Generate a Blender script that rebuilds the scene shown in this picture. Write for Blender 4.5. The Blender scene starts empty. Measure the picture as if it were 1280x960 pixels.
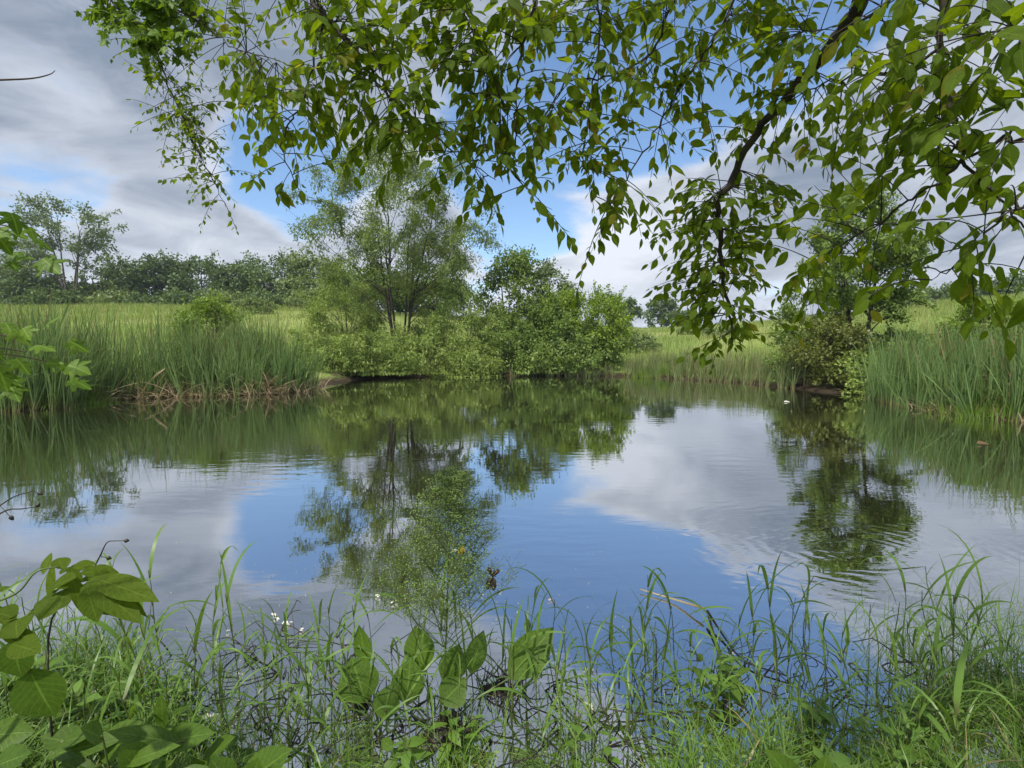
import bpy, math
import numpy as np
from mathutils import Vector

C = bpy.context
S = C.scene
COL = S.collection
R = math.radians
PI = math.pi

# ------------------------------------------------------------------ camera
CAM_H = 1.7
PITCH = math.atan(40.0 / 640.0)
cam_d = bpy.data.cameras.new("camera")
cam = bpy.data.objects.new("camera", cam_d)
COL.objects.link(cam)
cam.location = (0, 0, CAM_H)
cam.rotation_euler = (R(90) - PITCH, 0, 0)
cam_d.sensor_width = 36.0
cam_d.lens = 18.0
cam_d.clip_start = 0.02
cam_d.clip_end = 6000
S.camera = cam

S.view_settings.view_transform = 'Standard'
S.view_settings.look = 'None'
S.view_settings.exposure = 0.3
S.view_settings.gamma = 1.0
S.view_settings.use_curve_mapping = False
S.cycles.use_denoising = True
S.cycles.max_bounces = 8
S.cycles.diffuse_bounces = 3
S.cycles.glossy_bounces = 3
S.cycles.transmission_bounces = 4
S.cycles.transparent_max_bounces = 6
S.cycles.sample_clamp_indirect = 4.0


def pdir(px, py):
    """world direction through a point of the photograph (1280 x 960), scaled to depth y = 1"""
    dx = (np.asarray(px, float) - 640) / 640
    dz = -(np.asarray(py, float) - 480) / 640
    y = math.cos(PITCH) + dz * math.sin(PITCH)
    z = -math.sin(PITCH) + dz * math.cos(PITCH)
    return dx / y, z / y


def at(px, py, Y):
    """world point at depth Y (metres ahead of the viewer)"""
    x, z = pdir(px, py)
    return np.array([x * Y, Y, CAM_H + z * Y])


def on_water(px, py):
    x, z = pdir(px, py)
    Y = CAM_H / -z
    return np.array([x * Y, Y, 0.0])


# ------------------------------------------------------------------ sky + sun
SUN_EL, SUN_AZ = R(56), R(-152)          # azimuth measured from +Y, clockwise
SUN_DIR = Vector((math.cos(SUN_EL) * math.sin(SUN_AZ), math.cos(SUN_EL) * math.cos(SUN_AZ), math.sin(SUN_EL)))
sun_d = bpy.data.lights.new("sun", 'SUN')
sun_d.energy = 4.6
sun_d.angle = R(1.5)
sun_d.color = (1.0, 0.95, 0.86)
sun_o = bpy.data.objects.new("sun", sun_d)
COL.objects.link(sun_o)
sun_o.rotation_euler = (-SUN_DIR).to_track_quat('-Z', 'Y').to_euler()
sun_o.location = (0, -5, 30)

W = bpy.data.worlds.new("World")
S.world = W
W.use_nodes = True
nt = W.node_tree
nt.nodes.clear()


def N(tree, typ, **kw):
    n = tree.nodes.new(typ)
    for k, v in kw.items():
        setattr(n, k, v)
    return n


def L(tree, a, b):
    tree.links.new(a, b)


def M(tree, op, a, b=None, clamp=False):
    n = N(tree, 'ShaderNodeMath', operation=op)
    n.use_clamp = clamp
    for i, v in enumerate((a, b)):
        if v is None:
            continue
        if isinstance(v, (int, float)):
            n.inputs[i].default_value = v
        else:
            L(tree, v, n.inputs[i])
    return n.outputs[0]


def mixc(tree, fac, a, b):
    n = N(tree, 'ShaderNodeMix', data_type='RGBA')
    for i, v in ((0, fac), (6, a), (7, b)):
        if isinstance(v, (int, float)):
            n.inputs[i].default_value = v
        elif isinstance(v, tuple):
            n.inputs[i].default_value = (*v, 1) if len(v) == 3 else v
        else:
            L(tree, v, n.inputs[i])
    return n.outputs[2]


def sstep(tree, x, a, b):
    n = N(tree, 'ShaderNodeMapRange', interpolation_type='SMOOTHSTEP')
    n.inputs['From Min'].default_value = a
    n.inputs['From Max'].default_value = b
    L(tree, x, n.inputs['Value'])
    return n.outputs[0]


def build_sky():
    tc = N(nt, 'ShaderNodeTexCoord')
    nrm = N(nt, 'ShaderNodeVectorMath', operation='NORMALIZE')
    L(nt, tc.outputs['Generated'], nrm.inputs[0])
    D = nrm.outputs[0]
    sep = N(nt, 'ShaderNodeSeparateXYZ')
    L(nt, D, sep.inputs[0])
    z = M(nt, 'MAXIMUM', sep.outputs[2], 0.0)
    zz = M(nt, 'ADD', z, 0.30)
    comb = N(nt, 'ShaderNodeCombineXYZ')
    L(nt, M(nt, 'DIVIDE', sep.outputs[0], zz), comb.inputs[0])
    L(nt, M(nt, 'DIVIDE', sep.outputs[1], zz), comb.inputs[1])
    L(nt, M(nt, 'MULTIPLY', z, 2.6), comb.inputs[2])

    def noise(scale, detail, rough, dist=0.0, off=(0, 0, 0)):
        a = N(nt, 'ShaderNodeVectorMath', operation='ADD')
        L(nt, comb.outputs[0], a.inputs[0])
        a.inputs[1].default_value = off
        n = N(nt, 'ShaderNodeTexNoise')
        n.inputs['Scale'].default_value = scale
        n.inputs['Detail'].default_value = detail
        n.inputs['Roughness'].default_value = rough
        n.inputs['Distortion'].default_value = dist
        L(nt, a.outputs[0], n.inputs['Vector'])
        return n.outputs['Fac']

    def lobe(px, py, sig, w):
        x, zq = pdir(px, py)
        v = np.array([x, 1.0, zq]); v /= np.linalg.norm(v)
        d = N(nt, 'ShaderNodeVectorMath', operation='DOT_PRODUCT')
        L(nt, D, d.inputs[0])
        d.inputs[1].default_value = tuple(v)
        p = M(nt, 'POWER', M(nt, 'MAXIMUM', d.outputs['Value'], 0.0), 1.0 / sig ** 2)
        return M(nt, 'MULTIPLY', p, w)

    def total(ls):
        t = ls[0]
        for q in ls[1:]:
            t = M(nt, 'ADD', t, q)
        return t

    holes = total([lobe(*a) for a in [
        (290, 165, .06, .38), (335, 205, .07, .46), (385, 240, .06, .42), (420, 200, .06, .3), (610, 300, .05, .40), (640, 215, .10, .45),
        (700, 180, .10, .45), (560, 150, .08, .3), (800, 120, .11, .45), (890, 60, .12, .5), (985, 30, .11, .5),
        (1060, -40, .10, .5), (880, -40, .12, .45), (600, 60, .09, .25), (655, 285, .035, .25)]])
    puffs = total([lobe(*a) for a in [
        (790, 300, .11, .35), (870, 215, .07, .2), (960, 200, .09, .25), (1100, 130, .12, .3), (1010, 30, .03, .25),
        (480, 260, .10, .15), (690, 185, .035, .35), (300, 310, .10, .3), (500, 30, .10, .2), (640, -420, .5, .3), (250, -250, .3, .25)]])
    n1 = noise(2.1, 10.0, .56, .4, (3.1, 1.7, 0.4))
    n1 = M(nt, 'ADD', M(nt, 'MULTIPLY', M(nt, 'SUBTRACT', n1, .5), 1.7), .47)
    f = M(nt, 'ADD', M(nt, 'SUBTRACT', n1, holes), puffs)
    mask = sstep(nt, f, .15, .48)

    n2 = noise(0.9, 6.0, .5, .2, (7.0, 2.0, 3.0))
    n3 = noise(3.0, 10.0, .60, .5, (1.0, 8.0, 5.0))
    hor = M(nt, 'POWER', M(nt, 'SUBTRACT', 1.0, z), 3.0)
    darks = total([lobe(*a) for a in [(60, 60, .30, .38), (250, 60, .14, .16), (1110, 250, .18, .24), (930, 270, .09, .16)]])
    brights = total([lobe(*a) for a in [(800, 290, .10, .30), (330, 300, .16, .30), (140, 270, .14, .16), (740, 320, .06, .35), (540, 330, .12, .12), (200, 240, .12, .06)]])
    tt = M(nt, 'ADD', M(nt, 'MULTIPLY', M(nt, 'SUBTRACT', n2, .5), 1.1), M(nt, 'MULTIPLY', M(nt, 'SUBTRACT', n3, .5), 1.5))
    tt = M(nt, 'ADD', tt, M(nt, 'MULTIPLY', hor, .30))
    tt = M(nt, 'ADD', M(nt, 'SUBTRACT', M(nt, 'ADD', tt, .30), darks), brights, clamp=False)
    # the cloud is thinner (whiter) at its edges
    edge = M(nt, 'SUBTRACT', 1.0, sstep(nt, f, .30, .62))
    tt = M(nt, 'ADD', tt, M(nt, 'MULTIPLY', edge, .30), clamp=True)
    cloud = mixc(nt, tt, (2.2, 2.7, 3.55), (7.1, 7.5, 8.3))
    # clouds round the sun, high behind the viewer, and overhead are brighter
    ds = N(nt, 'ShaderNodeVectorMath', operation='DOT_PRODUCT')
    L(nt, D, ds.inputs[0]); ds.inputs[1].default_value = tuple(SUN_DIR)
    glow = M(nt, 'POWER', M(nt, 'MAXIMUM', ds.outputs['Value'], 0.0), 3.0)
    gl = M(nt, 'ADD', 1.0, M(nt, 'MULTIPLY', glow, 1.4))
    vm = N(nt, 'ShaderNodeVectorMath', operation='SCALE')
    L(nt, cloud, vm.inputs[0]); L(nt, gl, vm.inputs['Scale'])
    sky = N(nt, 'ShaderNodeTexSky', sky_type='NISHITA')
    sky.sun_disc = False
    sky.sun_elevation = SUN_EL
    sky.sun_rotation = SUN_AZ
    sky.altitude = 200
    sky.air_density = 1.0
    sky.dust_density = 0.3
    sky.ozone_density = 2.5
    hsv = N(nt, 'ShaderNodeHueSaturation')
    hsv.inputs['Saturation'].default_value = 1.06
    hsv.inputs['Value'].default_value = 1.6
    L(nt, sky.outputs[0], hsv.inputs['Color'])
    c = mixc(nt, mask, hsv.outputs[0], vm.outputs[0])
    bg = N(nt, 'ShaderNodeBackground')
    bg.inputs['Strength'].default_value = 0.1
    L(nt, c, bg.inputs['Color'])
    out = N(nt, 'ShaderNodeOutputWorld')
    L(nt, bg.outputs[0], out.inputs['Surface'])


build_sky()
W.cycles.sampling_method = 'MANUAL'
W.cycles.sample_map_resolution = 512


# ------------------------------------------------------------------ mesh + object helpers
class MB:
    def __init__(self):
        self.v, self.uv, self.f, self.n = [], [], [], 0

    def add(self, v, faces, uv=None):
        v = np.asarray(v, np.float32).reshape(-1, 3)
        self.v.append(v)
        self.uv.append(np.zeros((len(v), 2), np.float32) if uv is None else np.asarray(uv, np.float32).reshape(-1, 2))
        if not isinstance(faces, list):
            faces = [faces]
        for f in faces:
            self.f.append(np.asarray(f, np.int64) + self.n)
        self.n += len(v)
        return self

    def mesh(self, name, mats, smooth=True):
        me = bpy.data.meshes.new(name)
        v = np.concatenate(self.v)
        uv = np.concatenate(self.uv)
        tot = np.concatenate([np.full(len(f), f.shape[1], np.int32) for f in self.f])
        idx = np.concatenate([f.ravel() for f in self.f]).astype(np.int32)
        me.vertices.add(len(v)); me.vertices.foreach_set('co', v.ravel())
        me.loops.add(len(idx)); me.loops.foreach_set('vertex_index', idx)
        me.polygons.add(len(tot))
        me.polygons.foreach_set('loop_start', np.concatenate([[0], np.cumsum(tot)[:-1]]).astype(np.int32))
        me.polygons.foreach_set('loop_total', tot)
        me.polygons.foreach_set('use_smooth', np.full(len(tot), smooth, bool))
        ul = me.uv_layers.new(name='uv')
        ul.data.foreach_set('uv', uv[idx].ravel())
        for m in (mats if isinstance(mats, (list, tuple)) else [mats]):
            me.materials.append(m)
        me.update(calc_edges=True)
        return me

    def build(self, name, mat, parent=None, loc=None, smooth=True):
        o = bpy.data.objects.new(name, self.mesh(name, mat, smooth))
        COL.objects.link(o)
        if parent is not None:
            o.parent = parent
        if loc is not None:
            o.location = loc
        return o


def tag(o, label=None, cat=None, group=None, kind=None):
    if label: o['label'] = label
    if cat: o['category'] = cat
    if group: o['group'] = group
    if kind: o['kind'] = kind
    return o


def empty(name, loc, label, cat, group=None, rz=0.0):
    o = bpy.data.objects.new(name, None)
    o.empty_display_size = 0.2
    COL.objects.link(o)
    o.location = loc
    o.rotation_euler = (0, 0, rz)
    return tag(o, label, cat, group)


def dup(root, loc, rot, sc=1.0, label=None, group=None):
    r = root.copy(); COL.objects.link(r)
    r.location = loc
    r.rotation_euler = rot if not isinstance(rot, (int, float)) else (0, 0, rot)
    r.scale = (sc, sc, sc) if isinstance(sc, (int, float)) else sc
    if label: r['label'] = label
    if group: r['group'] = group
    for ch in list(root.children):
        c = ch.copy(); COL.objects.link(c); c.parent = r
        for g in ch.children:
            d = g.copy(); COL.objects.link(d); d.parent = c
    return r


def nz(a):
    return a / np.maximum(np.linalg.norm(a, axis=-1, keepdims=True), 1e-9)


def tube(mb, pts, rad, ns=6, cap=True):
    pts = np.asarray(pts, float); k = len(pts)
    rad = np.broadcast_to(np.asarray(rad, float), (k,))
    t = nz(np.gradient(pts, axis=0))
    ref = np.array([0.0, 0.0, 1.0]) if abs(t[:, 2]).mean() < .8 else np.array([1.0, 0.0, 0.0])
    a = nz(np.cross(t, ref)); b = np.cross(t, a)
    th = np.arange(ns) / ns * 2 * PI
    ring = a[:, None, :] * np.cos(th)[None, :, None] + b[:, None, :] * np.sin(th)[None, :, None]
    v = pts[:, None, :] + ring * rad[:, None, None]
    i = np.arange(k - 1)[:, None] * ns; j = np.arange(ns)[None, :]; j2 = (j + 1) % ns
    q = np.stack([i + j, i + j2, i + ns + j2, i + ns + j], -1).reshape(-1, 4)
    uu = np.stack(np.broadcast_arrays(np.arange(ns)[None, :] / ns, np.linspace(0, 1, k)[:, None]), -1)
    fs = [q]
    if cap and ns > 2:
        fs = [q, np.arange(ns)[None, ::-1], (np.arange(ns) + (k - 1) * ns)[None, :]]
    mb.add(v, fs, uu)


def smooth_line(pts, n=4):
    """Catmull-Rom through points (any columns)"""
    p = np.asarray(pts, float)
    p = np.vstack([2 * p[0] - p[1], p, 2 * p[-1] - p[-2]])
    out = []
    for i in range(1, len(p) - 2):
        for s in np.arange(n) / n:
            a, b, c, d = p[i - 1], p[i], p[i + 1], p[i + 2]
            out.append(.5 * ((2 * b) + (c - a) * s + (2 * a - 5 * b + 4 * c - d) * s * s + (-a + 3 * b - 3 * c + d) * s ** 3))
    out.append(p[-2])
    return np.array(out)


def kites(mb, P, A, Nn, Ln, Wd, fold=.18):
    """many small leaves, one folded quad each"""
    n = len(P)
    A = nz(A); Sd = nz(np.cross(A, Nn)); Nn = np.cross(Sd, A)
    Ln = np.broadcast_to(Ln, (n,))[:, None]; Wd = np.broadcast_to(Wd, (n,))[:, None]
    mid = P + A * Ln * .45
    v = np.stack([P, mid + Sd * Wd * .5 + Nn * Wd * fold, P + A * Ln, mid - Sd * Wd * .5 + Nn * Wd * fold], 1)
    mb.add(v, np.arange(n * 4).reshape(n, 4), np.tile(np.array([[.5, 0], [1, .45], [.5, 1], [0, .45]]), (n, 1)))


LS = np.array([0, .06, .14, .27, .42, .57, .70, .81, .90, 1.0])
LP = np.array([.03, .34, .62, .90, 1.0, .90, .66, .38, .16, 0.0])


def ovate(mb, P, A, Nn, Ln, Wd, droop=.15, fold=.15, prof=LP, wav=0.0, rng=None):
    """many detailed leaves: midrib, fold, droop, pointed tip"""
    P = np.asarray(P, float); n = len(P); k = len(LS)
    A = nz(A); Sd = nz(np.cross(A, Nn)); Nn = np.cross(Sd, A)
    Ln = np.broadcast_to(Ln, (n,)).astype(float)[:, None, None]; Wd = np.broadcast_to(Wd, (n,)).astype(float)[:, None, None]
    dr = np.broadcast_to(droop, (n,))[:, None, None]
    fo = np.broadcast_to(fold, (n,))[:, None, None]
    s = LS[None, :, None]; w = prof[None, :, None]
    ctr = P[:, None, :] + A[:, None, :] * Ln * (s - .12 * np.abs(dr) * s ** 2) - Nn[:, None, :] * Ln * dr * s ** 2
    off = Sd[:, None, :] * Wd * .5 * w
    up = Nn[:, None, :] * Wd * .5 * w * fo
    if wav and rng is not None:
        ph = rng.uniform(0, 6.28, (n, 1, 1))
        up1 = up + Nn[:, None, :] * Wd * wav * w * np.sin(9 * s + ph)
        up2 = up + Nn[:, None, :] * Wd * wav * w * np.sin(8 * s + ph * 1.7)
    else:
        up1 = up2 = up
    v = np.stack([ctr + off + up1, ctr, ctr - off + up2], 2)      # n,k,3,3
    b = (np.arange(n) * k * 3)[:, None, None]; r = (np.arange(k - 1) * 3)[None, :, None]; c = np.arange(2)[None, None, :]
    q = np.stack([b + r + c, b + r + c + 1, b + r + 3 + c + 1, b + r + 3 + c], -1).reshape(-1, 4)
    uv = np.stack(np.broadcast_arrays(np.array([0, .5, 1.])[None, None, :], LS[None, :, None]), -1)
    uv = np.broadcast_to(uv, (n, k, 3, 2))
    mb.add(v, q, uv)


MAPLE = np.array([(0, 0), (.14, -.05), (.40, -.02), (.47, .12), (.30, .20), (.44, .32), (.66, .50), (.52, .56), (.34, .50), (.24, .50), (.26, .66), (.16, .80), (0, 1.02)])


def lobed(mb, P, A, Nn, Ln, droop=.2):
    n = len(P)
    A = nz(A); Sd = nz(np.cross(A, Nn)); Nn = np.cross(Sd, A)
    out = np.vstack([MAPLE, np.column_stack([-MAPLE[-2:0:-1, 0], MAPLE[-2:0:-1, 1]])])
    m = len(out)
    pts = np.vstack([[0, .33], out])
    zz = -np.abs(pts[:, 0]) * .25 - droop * pts[:, 1] ** 2 + .04 * np.sin(pts[:, 0] * 23)
    Lx = np.broadcast_to(Ln, (n,))[:, None, None]
    v = P[:, None, :] + Lx * (Sd[:, None, :] * pts[None, :, 0:1] + A[:, None, :] * pts[None, :, 1:2] + Nn[:, None, :] * zz[None, :, None])
    i = np.arange(m)
    t = np.stack([np.zeros(m, int), 1 + i, 1 + (i + 1) % m], -1)
    f = ((np.arange(n) * (m + 1))[:, None, None] + t[None]).reshape(-1, 3)
    uv = np.tile(np.column_stack([.5 + pts[:, 0] * .75, pts[:, 1]]), (n, 1))
    mb.add(v, f, uv)


def blades(mb, P, head, tilt, bend, Ln, Wd, ns=5, twist=0.0, power=1.5, taper=2.0):
    """many grass or reed blades"""
    P = np.asarray(P, float); n = len(P)
    br = lambda a: np.broadcast_to(a, (n,)).astype(float)
    head, tilt, bend, Ln, Wd, twist = map(br, (head, tilt, bend, Ln, Wd, twist))
    s = np.linspace(0, 1, ns + 1)
    th = tilt[:, None] + bend[:, None] * ((s[1:] + s[:-1]) / 2) ** power
    dh = np.sin(th) * (Ln / ns)[:, None]; dz = np.cos(th) * (Ln / ns)[:, None]
    h = np.concatenate([np.zeros((n, 1)), np.cumsum(dh, 1)], 1)
    z = np.concatenate([np.zeros((n, 1)), np.cumsum(dz, 1)], 1)
    hx, hy = np.cos(head), np.sin(head)
    ctr = np.stack([P[:, 0:1] + hx[:, None] * h, P[:, 1:2] + hy[:, None] * h, P[:, 2:3] + z], -1)
    tw = twist[:, None] * s[None, :]
    thv = tilt[:, None] + bend[:, None] * s[None, :] ** power
    side = np.stack([-hy[:, None] * np.cos(tw), hx[:, None] * np.cos(tw), np.zeros_like(tw)], -1)
    nor = np.stack([-hx[:, None] * np.cos(thv), -hy[:, None] * np.cos(thv), np.sin(thv)], -1)
    side = side + nor * np.sin(tw)[..., None]
    w = (1 - s ** taper) * (.55 + .45 * np.minimum(1, s * 5))
    o = side * (Wd[:, None] * .5 * w[None, :])[..., None]
    v = np.stack([ctr + o, ctr - o], 2)
    k = ns + 1
    b = (np.arange(n) * k * 2)[:, None]; r = (np.arange(ns) * 2)[None, :]
    q = np.stack([b + r, b + r + 1, b + r + 3, b + r + 2], -1).reshape(-1, 4)
    uv = np.stack(np.broadcast_arrays(np.array([0., 1.])[None, None, :], s[None, :, None]), -1)
    mb.add(v, q, np.broadcast_to(uv, (n, k, 2, 2)))
    return ctr


# ------------------------------------------------------------------ materials
def mat_base(name):
    m = bpy.data.materials.new(name)
    m.use_nodes = True
    t = m.node_tree
    t.nodes.clear()
    return m, t, N(t, 'ShaderNodeOutputMaterial')


def leaf_mat(name, c1, c2, trans=.35, c3=None, nscale=.6, gloss=.25, tcol=(1.25, 1.2, .45), vein=0.0, dead=0.0, rough=.45, along=None):
    m, t, out = mat_base(name)
    g = N(t, 'ShaderNodeNewGeometry')
    oi = N(t, 'ShaderNodeObjectInfo')
    tc = N(t, 'ShaderNodeTexCoord')
    no = N(t, 'ShaderNodeTexNoise')
    no.inputs['Scale'].default_value = nscale
    no.inputs['Detail'].default_value = 2
    L(t, g.outputs['Position'], no.inputs['Vector'])
    r = g.outputs['Random Per Island']
    f = M(t, 'ADD', M(t, 'MULTIPLY', r, .55), M(t, 'MULTIPLY', M(t, 'SUBTRACT', no.outputs['Fac'], .28), 1.0))
    f = M(t, 'ADD', f, M(t, 'MULTIPLY', M(t, 'SUBTRACT', oi.outputs['Random'], .5), .25), clamp=True)
    col = mixc(t, f, c1, c2)
    if c3 is not None:
        r2 = M(t, 'FRACT', M(t, 'MULTIPLY', r, 37.0))
        col = mixc(t, M(t, 'GREATER_THAN', r2, 1 - dead), col, c3)
    uv = N(t, 'ShaderNodeSeparateXYZ')
    L(t, tc.outputs['UV'], uv.inputs[0])
    if along is not None:
        col = mixc(t, sstep(t, uv.outputs[1], along[1], along[2]), along[0], col)
    bump = None
    if vein:
        mo = N(t, 'ShaderNodeTexNoise'); mo.inputs['Scale'].default_value = 90; mo.inputs['Detail'].default_value = 3
        L(t, g.outputs['Position'], mo.inputs['Vector'])
        col = mixc(t, M(t, 'MULTIPLY', sstep(t, mo.outputs['Fac'], .45, .7), .35), col, tuple(q * .55 for q in c1))
        col = mixc(t, M(t, 'MULTIPLY', sstep(t, mo.outputs['Fac'], .70, .74), .7), col, (.16, .10, .04))
        u = M(t, 'ABSOLUTE', M(t, 'SUBTRACT', uv.outputs[0], .5))
        mid = M(t, 'SUBTRACT', 1.0, sstep(t, u, .008, .035))
        w = M(t, 'SINE', M(t, 'MULTIPLY', M(t, 'SUBTRACT', uv.outputs[1], M(t, 'MULTIPLY', u, .55)), 52.0))
        ve = M(t, 'MULTIPLY', sstep(t, w, .80, 1.0), .45)
        v = M(t, 'MAXIMUM', mid, ve)
        col = mixc(t, M(t, 'MULTIPLY', v, vein), col, tuple(min(1, q * 2.2 + .02) for q in c2))
        bm = N(t, 'ShaderNodeBump')
        bm.inputs['Strength'].default_value = .35
        bm.inputs['Distance'].default_value = .001
        L(t, M(t, 'SUBTRACT', 1.0, v), bm.inputs['Height'])
        bump = bm.outputs[0]
    p = N(t, 'ShaderNodeBsdfPrincipled')
    L(t, col, p.inputs['Base Color'])
    p.inputs['Roughness'].default_value = rough
    p.inputs['Specular IOR Level'].default_value = gloss
    tr = N(t, 'ShaderNodeBsdfTranslucent')
    tm = N(t, 'ShaderNodeMix', data_type='RGBA', blend_type='MULTIPLY')
    tm.inputs[0].default_value = 1.0
    L(t, col, tm.inputs[6]); tm.inputs[7].default_value = (*tcol, 1)
    L(t, tm.outputs[2], tr.inputs['Color'])
    if bump:
        L(t, bump, p.inputs['Normal'])
    mx = N(t, 'ShaderNodeMixShader')
    mx.inputs[0].default_value = trans
    L(t, p.outputs[0], mx.inputs[1]); L(t, tr.outputs[0], mx.inputs[2])
    L(t, mx.outputs[0], out.inputs['Surface'])
    return m


def plain_mat(name, c1, c2, scale=6.0, rough=.8, bump=.3, stretch=None, spec=.2, detail=5):
    m, t, out = mat_base(name)
    tc = N(t, 'ShaderNodeTexCoord')
    mp = N(t, 'ShaderNodeMapping')
    if stretch: mp.inputs['Scale'].default_value = stretch
    L(t, tc.outputs['Object'], mp.inputs['Vector'])
    no = N(t, 'ShaderNodeTexNoise')
    no.inputs['Scale'].default_value = scale
    no.inputs['Detail'].default_value = detail
    L(t, mp.outputs[0], no.inputs['Vector'])
    col = mixc(t, sstep(t, no.outputs['Fac'], .3, .7), c1, c2)
    p = N(t, 'ShaderNodeBsdfPrincipled')
    L(t, col, p.inputs['Base Color'])
    p.inputs['Roughness'].default_value = rough
    p.inputs['Specular IOR Level'].default_value = spec
    if bump:
        b = N(t, 'ShaderNodeBump')
        b.inputs['Strength'].default_value = bump
        b.inputs['Distance'].default_value = .02
        L(t, no.outputs['Fac'], b.inputs['Height'])
        L(t, b.outputs[0], p.inputs['Normal'])
    L(t, p.outputs[0], out.inputs['Surface'])
    return m


MT = {}
MT['bark'] = plain_mat('grey_brown_bark', (.045, .038, .03), (.12, .105, .085), 9, .9, .6, (1, 1, .25))
MT['bark_dark'] = plain_mat('dark_bark', (.02, .017, .013), (.055, .045, .035), 30, .85, .4, (1, 1, .4))
MT['twig'] = plain_mat('twig_bark', (.025, .022, .014), (.06, .045, .03), 40, .8, .2)
MT['far_leaf'] = leaf_mat('far_tree_leaves', (.056, .100, .036), (.135, .195, .064), .3, nscale=.25)
MT['far_leaf_light'] = leaf_mat('far_pale_leaves', (.11, .16, .055), (.21, .265, .09), .3, nscale=.3)
MT['tall_leaf'] = leaf_mat('tall_tree_leaves', (.09, .135, .06), (.18, .235, .10), .3, nscale=.3)
MT['willow_leaf'] = leaf_mat('willow_leaves', (.090, .142, .036), (.20, .258, .075), .38, nscale=.45)
MT['shrub_leaf'] = leaf_mat('willow_shrub_leaves', (.13, .195, .035), (.27, .345, .085), .38, nscale=.7)
MT['bright_leaf'] = leaf_mat('bright_shrub_leaves', (.10, .175, .022), (.24, .33, .045), .40, nscale=.8)
MT['mid_leaf'] = leaf_mat('mid_green_leaves', (.080, .14, .028), (.20, .275, .062), .35, nscale=.6)
MT['olive_leaf'] = leaf_mat('olive_bush_leaves', (.070, .095, .020), (.18, .195, .045), .35, nscale=1.2)
MT['canopy_leaf'] = leaf_mat('overhanging_leaves', (.052, .096, .008), (.122, .180, .018), .60, nscale=2.0, gloss=.12, rough=.6, tcol=(1.85, 1.65, .35), vein=.22, c3=(.17, .17, .03), dead=.02)
MT['maple_leaf'] = leaf_mat('lobed_leaves', (.055, .11, .012), (.13, .21, .03), .42, gloss=.15, nscale=3, tcol=(1.6, 1.5, .4), vein=.3)
MT['cattail'] = leaf_mat('cattail_blades', (.062, .120, .032), (.155, .228, .070), .3, c3=(.24, .18, .085), dead=.13, nscale=.5, along=((.20, .17, .075), .03, .22))
MT['cattail_mid'] = leaf_mat('far_cattail_blades', (.085, .125, .040), (.18, .22, .08), .3, c3=(.26, .19, .11), dead=.16, nscale=.35, along=((.20, .15, .08), .03, .3))
MT['straw'] = leaf_mat('dry_reed_straw', (.22, .165, .085), (.44, .36, .22), .2, nscale=2.0, tcol=(1.1, 1, .7))
MT['meadow_blade'] = leaf_mat('meadow_grass_blades', (.15, .21, .045), (.255, .315, .085), .35, c3=(.34, .24, .15), dead=.07, nscale=.06)
MT['tuft_blade'] = leaf_mat('bright_tuft_blades', (.10, .18, .02), (.20, .30, .045), .35, nscale=2)
MT['grass_blade'] = leaf_mat('bank_grass_blades', (.050, .118, .016), (.165, .275, .042), .4, c3=(.28, .22, .10), dead=.04, nscale=5, gloss=.45, along=((.10, .10, .035), .0, .18))
MT['stem'] = leaf_mat('green_stem', (.055, .085, .02), (.11, .15, .04), .1, nscale=9)
MT['broad_leaf'] = leaf_mat('broad_water_leaves', (.040, .088, .010), (.10, .168, .022), .4, nscale=6, gloss=.22, tcol=(1.5, 1.45, .35), vein=.3)
MT['fine_green'] = leaf_mat('fine_weed', (.07, .125, .03), (.19, .27, .085), .3, nscale=6)
MT['panicle'] = leaf_mat('panicle_buds', (.13, .22, .04), (.30, .41, .12), .25, nscale=14)
MT['dark_stem'] = plain_mat('wet_dark_stem', (.010, .009, .007), (.035, .028, .018), 30, .5, .2, spec=.4)
MT['mud'] = plain_mat('wet_black_mud', (.005, .004, .003), (.03, .02, .012), 14, .45, .8, spec=.4)
MT['petal'] = leaf_mat('pale_petal', (.55, .52, .40), (.80, .78, .70), .3, nscale=20, tcol=(1, 1, .9))
MT['scum'] = leaf_mat('drifting_scum', (.22, .24, .10), (.50, .48, .32), .2, nscale=20)
MT['pink'] = leaf_mat('pink_petal', (.55, .33, .24), (.75, .58, .48), .3, nscale=20, tcol=(1, .95, .9))
MT['yellow'] = leaf_mat('yellow_petal', (.75, .48, .02), (.85, .62, .05), .3, nscale=20, tcol=(1, .95, .5))
MT['brown_leaf'] = leaf_mat('brown_dead_leaf', (.06, .035, .015), (.17, .10, .045), .2, nscale=30, tcol=(1, .9, .6))


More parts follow.
